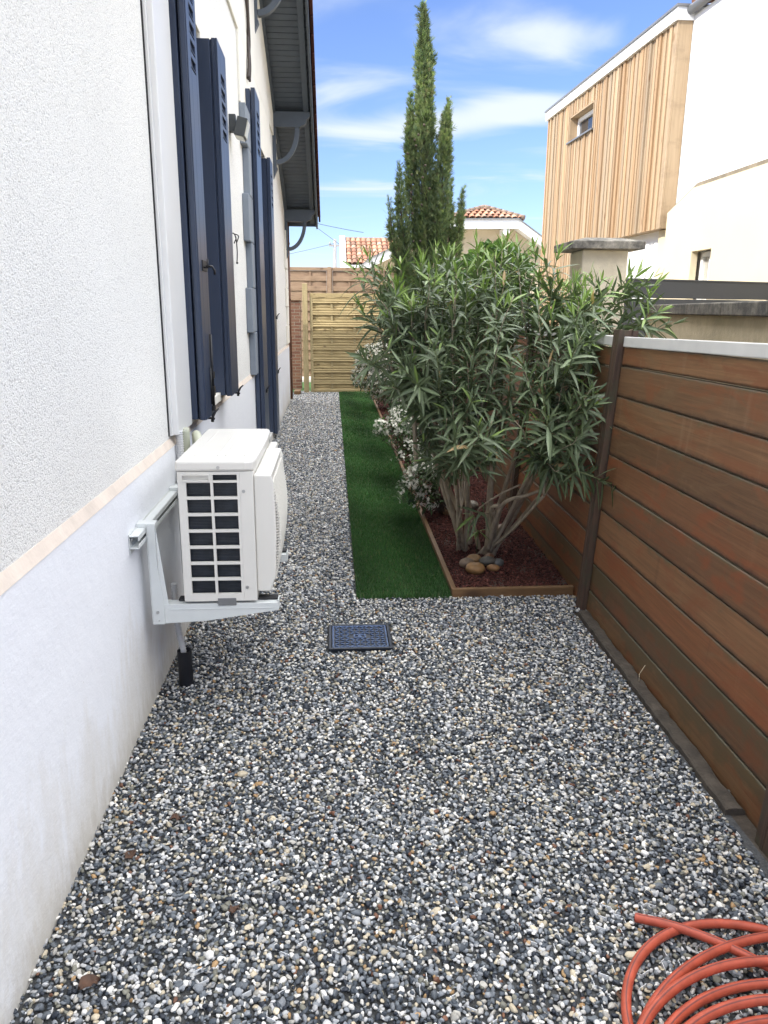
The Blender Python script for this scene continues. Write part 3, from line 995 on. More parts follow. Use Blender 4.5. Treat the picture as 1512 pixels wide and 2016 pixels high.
mb.tube([(-0.722, 13.70, 2.95), (-0.722, 13.70, 0.02)], 0.028, 10)
for z in (0.7, 1.7, 2.6): mb.tube([(-0.722, 13.70, z), (-0.722, 13.70, z + 0.03)], 0.034, 10)
tag(mb.build('downpipe', MT['rust']), 'thin brown downpipe on the far corner of the white house', 'downpipe')

# ================================================================== AIR CONDITIONER ON ITS BRACKETS
AY0, AY1 = 2.80, 3.58
AX0, AX1 = -0.571, -0.296
AZ0, AZ1 = 0.466, 0.972
ac = thing('air_conditioner', 'cream outdoor air conditioner unit bracketed to the white plinth', 'air conditioner', (AX0, 3.2, AZ0))
mb = MB()
# near side panel with its grid of openings
cols = [(AX0 + 0.030, AX0 + 0.118), (AX0 + 0.128, AX0 + 0.216)]
rows = []
zt = AZ1 - 0.052
rows_z = [0.877, 0.8135, 0.750, 0.6865, 0.623, 0.5595, 0.496]
holes = [(a, b, z, z + 0.053) for (a, b) in cols for z in rows_z]
holes.append((cols[1][0], cols[1][1], 0.938, 0.960))
holes.append((cols[0][0] - 0.012, cols[0][1] - 0.006, 0.940, 0.958))
plate('y', AY0, 0.012, AX0, AX0 + 0.226, AZ0, AZ1, holes, mb)
mb.box(AX0 + 0.2265, AX1, AY0, AY1, AZ0, AZ1)
mb.box(AX0 + 0.2262, AX0 + 0.2266, AY0 + 0.004, AY1, AZ0, AZ1)
mb.box(AX0, AX0 + 0.008, AY0 + 0.0121, AY1, AZ0, AZ1)
mb.box(AX0 + 0.0081, AX0 + 0.226, AY1 - 0.01, AY1, AZ0, AZ1)
mb.box(AX0 + 0.0081, AX0 + 0.226, AY0 + 0.0121, AY1 - 0.0101, AZ0, AZ0 + 0.015)
body = mb.build('body', MT['ac'], ac, bevel=0.0022)
mb = MB()
mb.box(AX0 + 0.012, AX0 + 0.22, AY0 + 0.024, AY1 - 0.03, AZ0 + 0.02, AZ1 - 0.01)
for i in range(88):
    z = AZ0 + 0.022 + i * 0.0059
    mb.box(AX0 + 0.011, AX0 + 0.224, AY0 + 0.021, AY0 + 0.0238, z, z + 0.002)
mb.build('coil', MT['acdark'], ac)
mb = MB()
h = holes[-1]
mb.box(h[0] - 0.006, h[1] + 0.006, AY0 - 0.004, AY0 - 0.0005, h[3], h[3] + 0.005)
mb.box(h[0] - 0.006, h[1] + 0.006, AY0 - 0.004, AY0 - 0.0005, h[2] - 0.005, h[2])
mb.box(h[0] - 0.006, h[0] - 0.001, AY0 - 0.004, AY0 - 0.0005, h[2], h[3])
mb.box(h[1] + 0.001, h[1] + 0.006, AY0 - 0.004, AY0 - 0.0005, h[2], h[3])
mb.box(h[0], h[1], AY0 + 0.010, AY0 + 0.0115, h[2], h[3])
mb.build('handle', MT['ac'], ac)
# top cover, overhanging, with pressed ribs
mb = MB()
mb.prism([(AX0 - 0.006, AY0 - 0.006, AZ1 + 0.001), (AX1 - 0.028, AY0 - 0.006, AZ1 + 0.001), (AX1 + 0.002, AY0 + 0.006, AZ1 + 0.001), (AX1 + 0.010, AY0 + 0.05, AZ1 + 0.001), (AX1 + 0.014, AY0 + 0.25, AZ1 + 0.001), (AX1 + 0.014, AY1 - 0.25, AZ1 + 0.001),
          (AX1 + 0.010, AY1 - 0.05, AZ1 + 0.001), (AX1 + 0.002, AY1 - 0.006, AZ1 + 0.001), (AX1 - 0.028, AY1 + 0.006, AZ1 + 0.001), (AX0 - 0.006, AY1 + 0.006, AZ1 + 0.001)], (0, 0, 0.040))
top = mb.build('top_cover', MT['ac'], ac, bevel=0.009)
mb = MB()
for x in (AX0 + 0.05, AX0 + 0.135, AX0 + 0.165, AX0 + 0.235):
    mb.box(x, x + 0.006, AY0 + 0.09, AY1 - 0.09, AZ1 + 0.0412, AZ1 + 0.0432)
mb.build('rib', MT['ac'], top, bevel=0.0015)
# bulged front with its louvred grille
GX = AX1 + 0.004
mb = MB()
def gr_prof(s):        # depth of bulge across the height 0..1
    return 0.066 + 0.020 * math.sin(PI * min(max(s, 0), 1))
gz0, gz1 = AZ0 + 0.030, AZ1 - 0.018
gy0, gy1 = AY0 + 0.018, AY0 + 0.60
mb.prism([(AX1 + 0.0005, gy0, gz0), (AX1 + 0.05, gy0, gz0), (AX1 + 0.072, gy0, gz0 + 0.06), (AX1 + 0.079, gy0, (gz0 + gz1) / 2), (AX1 + 0.074, gy0, gz1 - 0.03), (AX1 + 0.064, gy0, gz1), (AX1 + 0.0005, gy0, gz1)], (0, 0.012, 0))
mb.prism([(AX1 + 0.0005, gy1 - 0.05, gz0), (AX1 + 0.05, gy1 - 0.05, gz0), (AX1 + 0.072, gy1 - 0.05, gz0 + 0.06), (AX1 + 0.079, gy1 - 0.05, (gz0 + gz1) / 2), (AX1 + 0.074, gy1 - 0.05, gz1 - 0.03), (AX1 + 0.064, gy1 - 0.05, gz1), (AX1 + 0.0005, gy1 - 0.05, gz1)], (0, 0.05, 0))
mb.box(AX1 + 0.0005, AX1 + 0.066, gy0 + 0.0125, gy1 - 0.0505, gz1 - 0.03, gz1)
mb.box(AX1 + 0.0005, AX1 + 0.056, gy0 + 0.0125, gy1 - 0.0505, gz0, gz0 + 0.035)
mb.build('front_panel', MT['ac'], ac, bevel=0.005)
mb = MB()
mb.box(AX1 + 0.001, AX1 + 0.012, gy0 + 0.0126, gy1 - 0.051, gz0 + 0.036, gz1 - 0.031)
mb.build('fan_recess', MT['acdark'], ac)
mb = MB()
n = 34
for i in range(n):
    s = (i + 0.5) / n
    z = gz0 + 0.038 + s * (gz1 - gz0 - 0.07)
    d = gr_prof(s)
    mb.obox((AX1 + d - 0.024, gy0 + 0.0125, z - 0.006), (0.030, 0, 0.008), (0, gy1 - gy0 - 0.063, 0), (0, 0, 0.0036))
for k in range(13):
    y = gy0 + 0.045 + k * 0.04
    for i in range(10):
        s0, s1 = i / 10, (i + 1) / 10
        z0 = gz0 + 0.038 + s0 * (gz1 - gz0 - 0.07); z1 = gz0 + 0.038 + s1 * (gz1 - gz0 - 0.07)
        mb.prism([(AX1 + gr_prof(s0) - 0.006, y, z0), (AX1 + gr_prof(s0) + 0.001, y, z0), (AX1 + gr_prof(s1) + 0.001, y, z1), (AX1 + gr_prof(s1) - 0.006, y, z1)], (0, 0.0042, 0))
mb.build('grille', MT['ac'], ac)
mb = MB()
mb.box(AX1 + 0.0005, AX1 + 0.040, gy1 + 0.004, AY1 - 0.004, gz0 + 0.02, gz1)
mb.build('service_cover', MT['ac'], ac, bevel=0.012)
for x, z in ((AX1 - 0.036, AZ1 - 0.075), (AX1 - 0.036, AZ0 + 0.055), (AX0 + 0.15, AZ1 + 0.016)):
    mb = MB(); y_ = AY0 - (0.0065 if z > AZ1 else 0.0005)
    mb.cyl((x, y_, z), (x, y_ - 0.0025, z), 0.0062, 12); mb.box(x - 0.004, x + 0.004, y_ - 0.0032, y_ - 0.0026, z - 0.0008, z + 0.0008)
    mb.build('screw', MT['steel'], ac)
mb = MB(); mb.box(AX0 + 0.125, AX0 + 0.195, AY0 - 0.003, AY0 - 0.0003, AZ0 - 0.018, AZ0 + 0.012); mb.build('drain_tab', MT['zinc'], ac, bevel=0.003)
for y in (AY0 + 0.05, AY1 - 0.13):
    mb = MB(); mb.box(AX0 - 0.03, AX0 + 0.09, y - 0.02, y + 0.02, AZ0 - 0.010, AZ0 - 0.0005); mb.build('foot', MT['rubber'], ac, bevel=0.004); mb = MB()
    mb.box(AX1 - 0.02, AX1 + 0.075, y - 0.02, y + 0.02, AZ0 - 0.010, AZ0 - 0.0005)
    mb.build('foot', MT['rubber'], ac, bevel=0.004)

br = thing('wall_bracket', 'pale grey steel bracket carrying the air conditioner on the plinth', 'bracket', (XW, 3.2, 0.4))
mb = MB()
mb.box(XW + 0.001, XW + 0.004, 2.69, 3.72, 0.690, 0.765)
mb.box(XW + 0.0041, XW + 0.034, 2.69, 3.72, 0.757, 0.7605)
mb.box(XW + 0.0041, XW + 0.034, 2.69, 3.72, 0.712, 0.7155)
mb.box(XW + 0.0345, XW + 0.037, 2.69, 3.72, 0.712, 0.728)
mb.box(XW + 0.0345, XW + 0.037, 2.69, 3.72, 0.742, 0.7605)
mb.build('wall_rail', MT['bracket'], br, bevel=0.0008)
mb = MB(); mb.cyl((XW + 0.004, 2.71, 0.742), (XW + 0.012, 2.71, 0.742), 0.009, 6); mb.build('bolt', MT['steel'], br)
ZA = AZ0 - 0.011
for y in (AY0 + 0.02, AY1 - 0.16):
    mb = MB()
    # upright: folded channel, with a tapering flange
    mb.box(XW + 0.038, XW + 0.041, y - 0.022, y + 0.035, 0.375, 0.775)
    mb.prism([(XW + 0.0415, y - 0.022, 0.375), (XW + 0.085, y - 0.022, 0.375), (XW + 0.085, y - 0.022, 0.475), (XW + 0.070, y - 0.022, 0.60), (XW + 0.070, y - 0.022, 0.775), (XW + 0.0415, y - 0.022, 0.775)], (0, 0.003, 0))
    mb.prism([(XW + 0.082, y - 0.0185, 0.43), (XW + 0.105, y - 0.0185, 0.43), (XW + 0.088, y - 0.0185, 0.60), (XW + 0.0705, y - 0.0185, 0.775), (XW + 0.0705, y - 0.0185, 0.60)], (0, 0.003, 0))
    mb.box(XW + 0.002, XW + 0.0705, y - 0.018, y + 0.034, 0.7605, 0.7755)
    up = mb.build('upright', MT['bracket'], br, bevel=0.001)
    mb = MB(); mb.cyl((XW + 0.060, y - 0.022, 0.425), (XW + 0.060, y - 0.027, 0.425), 0.006, 8); mb.build('bolt', MT['steel'], up); mb = MB(); mb.cyl((XW + 0.063, y - 0.022, 0.39), (XW + 0.063, y - 0.0235, 0.39), 0.003, 8); mb.build('rivet', MT['steel'], up)
    mb = MB()
    x1 = AX1 + 0.078
    mb.prism([(XW + 0.0855, y - 0.020, 0.378), (XW + 0.24, y - 0.020, 0.385), (x1, y - 0.020, ZA - 0.030), (x1, y - 0.020, ZA), (XW + 0.0855, y - 0.020, ZA)], (0, 0.003, 0))
    mb.box(XW + 0.0855, x1, y - 0.0169, y + 0.032, ZA - 0.0032, ZA - 0.0002)
    mb.box(XW + 0.10, x1 - 0.02, y - 0.0215, y - 0.0203, ZA - 0.022, ZA - 0.018)
    mb.box(x1, x1 + 0.003, y - 0.020, y + 0.032, ZA - 0.030, ZA + 0.012)
    mb.build('arm', MT['bracket'], br, bevel=0.0008)
mb = MB()
p_, r_ = corrugated([(-0.655, 3.02, 0.46), (-0.655, 3.02, 0.34), (-0.650, 3.03, 0.24), (-0.640, 3.04, 0.16), (-0.638, 3.04, 0.08)], 0.0125)
mb.tube(p_, r_, 10)
tag(mb.build('drain_hose', MT['pvcgrey']), 'white ribbed drain hose going down into the black pipe', 'drain hose')
mb = MB()
R0, R1 = 0.030, 0.0265
seg = 20
a = (-0.635, 3.04)
vs = []
for z, r in ((-0.06, R0), (0.155, R0), (0.155, R1), (-0.06, R1)):
    vs += [(a[0] + r * math.cos(2 * PI * k / seg), a[1] + r * math.sin(2 * PI * k / seg), z) for k in range(seg)]
fs = []
for i in range(3):
    for k in range(seg):
        k2 = (k + 1) % seg
        fs.append((i * seg + k, i * seg + k2, (i + 1) * seg + k2, (i + 1) * seg + k))
mb._add(vs, fs, 0, False)
tag(mb.build('drain_pipe', MT['blackpipe']), 'short black plastic pipe standing upright in the gravel', 'pipe')

# ================================================================== GROUND COVERS
mb = MB()
mb.box(XW - 0.02, 1.26, -0.6, 4.04, -0.034, -0.010)
mb.box(XW - 0.02, 0.122, 4.0401, 15.3, -0.034, -0.010)
o = mb.build('gravel_path', MT['gravelbed']); o['kind'] = 'structure'
mb = MB(); mb.box(1.2601, 1.45, -0.6, 4.07, -0.034, -0.012)
o = mb.build('soil_strip', MT['soil']); o['kind'] = 'structure'

def ico_templates(n, sub, seed, flat=(0.62, 0.95)):
    rng = np.random.default_rng(seed)
    bm = bmesh.new()
    bmesh.ops.create_icosphere(bm, subdivisions=sub, radius=1.0)
    V = np.array([v.co[:] for v in bm.verts]); F = np.array([[v.index for v in f.verts] for f in bm.faces])
    bm.free()
    out = []
    for _ in range(n):
        P = V.copy()
        P *= 1 + rng.normal(0, 0.05, (len(P), 1))
        for _k in range(11):
            d = rng.normal(size=3); d /= np.linalg.norm(d)
            h = rng.uniform(*flat)
            dot = P @ d
            over = dot > h
            P[over] -= np.outer(dot[over] - h, d)
        out.append(P)
    return out, F

def rand_rot(rng, n):
    q = rng.normal(size=(n, 4)); q /= np.linalg.norm(q, axis=1)[:, None]
    w, x, y, z = q.T
    return np.stack([1 - 2 * (y * y + z * z), 2 * (x * y - z * w), 2 * (x * z + y * w),
                     2 * (x * y + z * w), 1 - 2 * (x * x + z * z), 2 * (y * z - x * w),
                     2 * (x * z - y * w), 2 * (y * z + x * w), 1 - 2 * (x * x + y * y)], 1).reshape(n, 3, 3)

def jitter_grid(rng, x0, x1, y0, y1, cell, j=0.75):
    nx, ny = int((x1 - x0) / cell), int((y1 - y0) / cell)
    gx, gy = np.meshgrid(np.arange(nx), np.arange(ny))
    p = np.stack([gx.ravel() + 0.5 * (gy.ravel() % 2), gy.ravel()], 1).astype(float)
    p += rng.uniform(-j, j, p.shape)
    return np.stack([x0 + p[:, 0] * cell, y0 + p[:, 1] * cell], 1)

GRAVEL_PAL = np.array([(0.72, 0.70, 0.655), (0.47, 0.47, 0.47), (0.235, 0.25, 0.27), (0.13, 0.145, 0.162), (0.066, 0.078, 0.094), (0.028, 0.034, 0.046),
                       (0.52, 0.45, 0.33), (0.37, 0.235, 0.115), (0.19, 0.185, 0.15), (0.16, 0.075, 0.045), (0.42, 0.40, 0.36)])
GRAVEL_W = np.array([0.12, 0.15, 0.165, 0.165, 0.145, 0.09, 0.075, 0.018, 0.075, 0.012, 0.08])
MULCH_PAL = np.array([(0.100, 0.036, 0.028), (0.072, 0.026, 0.021), (0.130, 0.048, 0.037), (0.046, 0.018, 0.016)])
MULCH_W = np.array([0.4, 0.3, 0.15, 0.15])

def stones(name, pts, zbase, rad, templ, pal, wts, rng, mat, zj=0.003, flat=0.72, colvar=0.12):
    T, F = templ
    n = len(pts)
    tid = rng.integers(0, len(T), n)
    s = rad * np.exp(rng.normal(0, 0.26, n))
    S = np.stack([s * rng.uniform(0.95, 1.45, n), s * rng.uniform(0.75, 1.05, n), s * rng.uniform(0.62, 0.95, n)], 1)
    # a random attitude, then settled: squash in z so that stones lie rather than stand
    R = rand_rot(rng, n)
    z = zbase + rng.uniform(-zj, zj, n)
    C = pal[rng.choice(len(pal), n, p=wts / wts.sum())] * np.exp(rng.normal(0, colvar, (n, 1)))
    nv = T[0].shape[0]
    TV = np.stack(T)[tid] * S[:, None, :]
    Vv = np.einsum('nij,nkj->nki', R, TV)
    Vv[:, :, 2] *= flat
    Vv[:, :, 0] += pts[:, 0][:, None]; Vv[:, :, 1] += pts[:, 1][:, None]; Vv[:, :, 2] += z[:, None]
    FF = (F[None] + (np.arange(n) * nv)[:, None, None]).reshape(-1, 3)
    CC = np.clip(np.repeat(C, nv, 0), 0, 1)
    return Vv.reshape(-1, 3), FF, CC

def merge(lst):
    V, F, C = [], [], []; o = 0
    for v, f, c in lst:
        V.append(v); F.append(f + o); C.append(c); o += len(v)
    return np.concatenate(V), np.concatenate(F), np.concatenate(C)

T1 = ico_templates(16, 2, 3, (0.48, 0.88))          # 42 vertices: stones close to the camera
T0 = ico_templates(14, 1, 4, (0.7, 0.98))
def keep(p):
    x, y = p[:, 0], p[:, 1]
    ok = ~((x > -0.040) & (x < 0.282) & (y > 3.318) & (y < 3.632))
    ok &= ~((x > 1.232 + (y - 2.16) * 0.0242) & (y < 3.75))
    ok &= ~((y > 4.0) & (x > 0.118)) & ~((y > 3.995) & (x > 0.64))
    ok &= ~((x - a[0]) ** 2 + (y - a[1]) ** 2 < 0.032 ** 2)
    return p[ok]
lst = []
p = keep(jitter_grid(RNG, XW + 0.004, 1.36, 1.15, 2.45, 0.0105))
lst.append(stones('', p, 0.0, 0.0067, T1, GRAVEL_PAL, GRAVEL_W, RNG, None, 0.0045))
p = keep(jitter_grid(RNG, XW + 0.004, 1.36, 2.45, 4.03, 0.0110))
lst.append(stones('', p, 0.0, 0.0070, T0, GRAVEL_PAL, GRAVEL_W, RNG, None, 0.0045))
p = keep(jitter_grid(RNG, XW + 0.004, 0.13, 4.03, 8.0, 0.0118))
lst.append(stones('', p, 0.0, 0.0078, T0, GRAVEL_PAL, GRAVEL_W, RNG, None, 0.0045))
p = keep(jitter_grid(RNG, XW + 0.004, 0.13, 8.0, 15.25, 0.0145))
lst.append(stones('', p, 0.0, 0.0095, T0, GRAVEL_PAL, GRAVEL_W, RNG, None, 0.005))
# strays between the mortar strip and the fence
p = np.stack([RNG.uniform(1.30, 1.38, 240), RNG.uniform(1.3, 3.72, 240)], 1)
p = p[RNG.random(len(p)) < 0.25 + 0.6 * (p[:, 1] < 2.6)]
lst.append(stones('', p, -0.004, 0.0065, T0, GRAVEL_PAL * np.array([1.1, 1.0, 0.8]), GRAVEL_W, RNG, None, 0.002))
V, F, C = merge(lst)
gr = link('gravel', np_mesh('gravel', V, F, C), MT['stone'])
tag(gr, 'white, grey, black and tan gravel chippings covering the path', 'gravel', kind='stuff')

# honeycomb stabiliser grid whose white cell walls show here and there
mb = MB()
cs = 0.024
r = random.Random(5)
row = 0
y = 1.2
while y < 2.9:
    x = -0.35 + (cs * math.sqrt(3) / 2 if row % 2 else 0)
    while x < 1.22:
        c = [(x + cs * math.sin(PI / 3 * k), y + cs * math.cos(PI / 3 * k)) for k in range(6)]
        for k in range(3):
            if r.random() < 0.15 * (1.0 if y < 2.2 else 0.6) * (0.35 + max(0, math.sin(x * 5 + 1.2) * math.sin(y * 7))):
                (xa, ya), (xb, yb) = c[k], c[k + 1]
                t = Vector((xb - xa, yb - ya, 0)); nn = Vector((-t.y, t.x, 0)).normalized() * 0.0011
                dz = r.uniform(-0.0035, 0.0015)
                mb.obox(Vector((xa, ya, -0.009)) - nn * 0.5, t, nn, (0, 0, 0.0145 + dz))
        x += cs * math.sqrt(3)
    y += cs * 1.5; row += 1
tag(mb.build('gravel_grid', MT['gridwhite']), 'white honeycomb plastic grid with its thin cell walls poking up through the gravel', 'gravel grid', kind='stuff')

# mortar strip along the fence foot
t = []
mb = MB()
n = 46
def kerb_x(y): return 1.252 + (y - 2.158) * 0.0242
prev = None
rk = random.Random(8)
secs = []
for i in range(n + 1):
    y = 2.06 + (3.735 - 2.06) * i / n
    x0 = kerb_x(y) - 0.004 + rk.uniform(-.004, .004); x1 = x0 + 0.060 + rk.uniform(-.006, .005)
    h = 0.016 + rk.uniform(-.003, .003)
    secs.append([(x0 - 0.004, y, -0.03), (x0, y, h - 0.006), (x0 + 0.008, y, h), ((x0 + x1) / 2, y, h + rk.uniform(-.002, .003)), (x1 - 0.01, y, h - 0.002), (x1, y, h - 0.012), (x1 + 0.003, y, -0.03)])
vs = [p for s in secs for p in s]
fs = []
for i in range(n):
    for k in range(6):
        fs.append((i * 7 + k, i * 7 + k + 1, (i + 1) * 7 + k + 1, (i + 1) * 7 + k))
fs += [tuple(range(7)), tuple(reversed([n * 7 + k for k in range(7)]))]
mb._add(vs, [tuple(reversed(f)) for f in fs], 0, False)
tag(mb.build('mortar_strip', MT['kerb']), 'dirty brown mortar strip lying in the gravel along the foot of the wooden fence', 'kerb')

# lawn
GX0 = 0.124
def gx1(y): return 0.652 + (y - 4.0) * 0.0055
mb = MB()
mb.prism([(GX0, 3.985, -0.02), (gx1(4), 3.985, -0.02), (gx1(15), 15.0, -0.02), (GX0, 15.0, -0.02)], (0, 0, 0.024))
o = mb.build('lawn', MT['turf']); o['kind'] = 'structure'
def blades(n, y0, y1, h, w, rng):
    y = rng.uniform(y0, y1, n); x = GX0 + (gx1(y) - GX0) * rng.random(n)
    az = rng.uniform(0, 2 * PI, n); lean = rng.uniform(0.1, 0.8, n)
    hh = h * rng.uniform(0.6, 1.25, n)
    ax, ay = np.cos(az), np.sin(az)
    b = np.stack([x, y, np.full(n, 0.003)], 1)
    side = np.stack([-ay, ax, np.zeros(n)], 1) * (w * rng.uniform(0.7, 1.2, n))[:, None]
    mid = b + np.stack([ax * lean * hh * 0.35, ay * lean * hh * 0.35, hh * 0.6], 1)
    tip = b + np.stack([ax * lean * hh, ay * lean * hh, hh * (1 - 0.25 * lean)], 1)
    V = np.stack([b - side, b + side, mid + side * 0.8, mid - side * 0.8, tip], 1).reshape(-1, 3)
    F = np.array([[0, 1, 2], [0, 2, 3], [3, 2, 4]])[None] + (np.arange(n) * 5)[:, None, None]
    base = np.array([(0.042, 0.122, 0.030), (0.060, 0.160, 0.042), (0.026, 0.085, 0.022), (0.100, 0.185, 0.065), (0.20, 0.185, 0.095)])
    # soft patchiness over the lawn, paler towards its near end
    patch = (0.85 + 0.25 * np.clip(4.6 - y, 0, 0.6)) + 0.30 * (np.sin(x * 9 + y * 2.3) * np.sin(y * 1.9 - x * 4))
    C = base[rng.choice(5, n, p=[0.36, 0.28, 0.2, 0.11, 0.05])] * (patch * np.exp(rng.normal(0, 0.16, n)))[:, None]
    return V, F.reshape(-1, 3), np.repeat(C, 5, 0)
lst = [blades(52000, 3.985, 6.2, 0.026, 0.0011, RNG), blades(44000, 6.2, 9.5, 0.027, 0.0016, RNG), blades(34000, 9.5, 15.0, 0.028, 0.0026, RNG)]
V, F, C = merge(lst)
tag(link('grass', np_mesh('grass', V, F, C), MT['blade']), 'short dark green grass strip between the gravel path and the planting bed', 'grass', kind='stuff')

# planting bed
BF = 4.045
def bxr(y): return 1.352 + (y - 4.0) * 0.02
mb = MB()
mb.prism([(gx1(4) + 0.03, BF, -0.02), (bxr(4), BF, -0.02), (bxr(15), 15.0, -0.02), (gx1(15) + 0.03, 15.0, -0.02)], (0, 0, 0.035))
o = mb.build('bed_soil', MT['soil']); o['kind'] = 'structure'
def bedpts(y0, y1, cell):
    p = jitter_grid(RNG, 0.66, 1.60, y0, y1, cell)
    return p[(p[:, 0] > gx1(p[:, 1]) + 0.034) & (p[:, 0] < bxr(p[:, 1]) - 0.004)]
lst = []
p = bedpts(BF + 0.02, 6.5, 0.0105)
def mz(p): return 0.020 + 0.006 * np.sin(p[:, 0] * 17 + 1) * np.sin(p[:, 1] * 11)
lst.append(stones('', p, mz(p), 0.0068, T0, MULCH_PAL, MULCH_W, RNG, None, 0.005, 0.85, 0.3))
p = bedpts(6.5, 15.0, 0.017)
lst.append(stones('', p, mz(p), 0.011, T0, MULCH_PAL, MULCH_W, RNG, None, 0.005, 0.8, 0.3))
V, F, C = merge(lst)
tag(link('mulch', np_mesh('mulch', V, F, C), MT['mulch']), 'dark red lava chippings covering the planting bed', 'mulch', kind='stuff')

# timber edging: long boards end to end, one board across the front
ed = thing('timber_edging', 'brown timber boards edging the planting bed along the lawn', 'edging', (0.68, 4.03, 0))
ys = [4.022, 6.30, 8.60, 10.9, 13.2, 14.98]
for ya, yb in zip(ys[:-1], ys[1:]):
    mb = MB()
    mb.prism([(gx1(ya) + 0.002, ya + 0.002, -0.02), (gx1(ya) + 0.030, ya + 0.002, -0.02), (gx1(yb) + 0.030, yb - 0.002, -0.02), (gx1(yb) + 0.002, yb - 0.002, -0.02)], (0, 0, 0.066 + random.uniform(-.003, .003)))
    mb.build('side_board', MT['edging'], ed, bevel=0.003, origin=(gx1(ya), ya, 0))
mb = MB()
mb.obox((gx1(4) + 0.0, 3.992, -0.02), (1.345 - gx1(4), 0.010, 0), (0, 0.028, 0), (0, 0, 0.070))
mb.build('front_board', MT['edgingx'], ed, bevel=0.003, origin=(1.0, 4.0, 0))

# decorative stones in the bed
def pebble(name, c, r, sq, col, rot, label, group, seed):
    rng = np.random.default_rng(seed)
    bm = bmesh.new(); bmesh.ops.create_icosphere(bm, subdivisions=4, radius=1)
    V = np.array([v.co[:] for v in bm.verts]); F = np.array([[v.index for v in f.verts] for f in bm.faces]); bm.free()
    for _ in range(4):
        d = rng.normal(size=3); d /= np.linalg.norm(d); V += 0.055 * np.outer(np.sin(2.1 * (V @ d) + rng.uniform(0, 6)), d)
    V = V * np.array(sq) * r
    ca, sa = math.cos(rot), math.sin(rot)
    V = V @ np.array([[ca, sa, 0], [-sa, ca, 0], [0, 0, 1]])
    base = np.array(col)
    f = np.sin(V[:, 0] * 90 / 1.3 + V[:, 2] * 140 + rng.uniform(0, 6)) * 0.5 + 0.5
    Cc = base[None] * (0.86 + 0.22 * f[:, None])
    o = link(name, np_mesh(name, V, F, Cc, True), MT['pebble'])
    o.location = c
    tag(o, label, 'stone', group)
    return o
G1 = 'rounded stones at the foot of the oleander'
pebble('stone', (0.845, 4.335, 0.052), 0.066, (1.0, 0.82, 0.58), (0.30, 0.165, 0.065), 0.1, 'largest ochre rounded stone, nearest in the little heap by the oleander', G1, 1)
pebble('stone', (0.815, 4.46, 0.045), 0.048, (1.0, 0.8, 0.62), (0.24, 0.17, 0.115), 0.5, 'grey-beige stone just behind the largest ochre stone at its left', G1, 2)
pebble('stone', (0.866, 4.50, 0.060), 0.046, (1.0, 0.8, 0.55), (0.33, 0.20, 0.095), -0.2, 'pale orange stone at the back of the little heap by the oleander', G1, 3)
pebble('stone', (0.942, 4.455, 0.058), 0.054, (1.05, 0.75, 0.50), (0.115, 0.105, 0.085), 0.15, 'dark flat olive-grey stone lying on top in the middle of the heap', G1, 4)
pebble('stone', (1.010, 4.46, 0.044), 0.037, (1.0, 0.85, 0.72), (0.15, 0.15, 0.14), 0.3, 'small grey stone at the right end of the heap', G1, 5)
pebble('stone', (0.962, 4.375, 0.040), 0.040, (1.0, 0.75, 0.58), (0.32, 0.165, 0.065), -0.4, 'small orange stone right of the largest ochre stone', G1, 6)
pebble('stone', (0.965, 4.52, 0.062), 0.042, (1.0, 0.7, 0.5), (0.20, 0.11, 0.06), 0.7, 'brown stone mostly hidden behind the dark flat stone', G1, 7)
G2 = 'second heap of stones behind the oleander stems'
sp2 = [((0.93, 5.86, 0.06), 0.07, (0.30, 0.20, 0.11), 'pale ochre stone half hidden behind the oleander stems'), ((1.02, 5.95, 0.075), 0.062, (0.33, 0.19, 0.08), 'orange stone behind the oleander stems beside the pale ochre one'),
       ((0.88, 5.72, 0.05), 0.05, (0.26, 0.15, 0.075), 'small brown stone in front of the heap behind the oleander stems'), ((1.10, 5.86, 0.055), 0.05, (0.22, 0.19, 0.15), 'greyish stone at the right of the heap behind the oleander stems')]
for k, (c, r_, col, lab) in enumerate(sp2):
    pebble('stone', c, r_, (1, 0.85, 0.75), col, k * 0.8, lab, G2, 20 + k)
pebble('stone', (1.19, 5.20, 0.045), 0.05, (1, 0.8, 0.7), (0.23, 0.16, 0.11), 0.3, 'single brown stone near the fence right of the oleander stems', None, 31)

# cast-iron cover
t = thing('manhole_cover', 'square blue-black cast iron inspection cover set in the gravel', 'manhole cover', (0.12, 3.47, 0))
mx0, mx1, my0, my1 = -0.030, 0.272, 3.330, 3.620
mb = MB()
for b_ in ((mx0, mx1, my0, my0 + 0.014), (mx0, mx1, my1 - 0.014, my1), (mx0, mx0 + 0.014, my0 + 0.0141, my1 - 0.0141), (mx1 - 0.014, mx1, my0 + 0.0141, my1 - 0.0141)):
    mb.box(b_[0], b_[1], b_[2], b_[3], -0.03, 0.012)
mb.build('frame', MT['ironlid'], t, bevel=0.002)
mb = MB()
mb.box(mx0 + 0.017, mx1 - 0.017, my0 + 0.017, my1 - 0.017, -0.02, 0.006)
mb.build('lid', MT['ironlid'], t, bevel=0.002)
mb = MB()
for b_ in ((mx0 + 0.018, mx1 - 0.018, my0 + 0.018, my0 + 0.025), (mx0 + 0.018, mx1 - 0.018, my1 - 0.025, my1 - 0.018), (mx0 + 0.018, mx0 + 0.025, my0 + 0.0251, my1 - 0.0251), (mx1 - 0.025, mx1 - 0.018, my0 + 0.0251, my1 - 0.0251)):
    mb.box(b_[0], b_[1], b_[2], b_[3], 0.0062, 0.0105)
st = 0.0245
cx_, cy_ = (mx0 + mx1) / 2, (my0 + my1) / 2
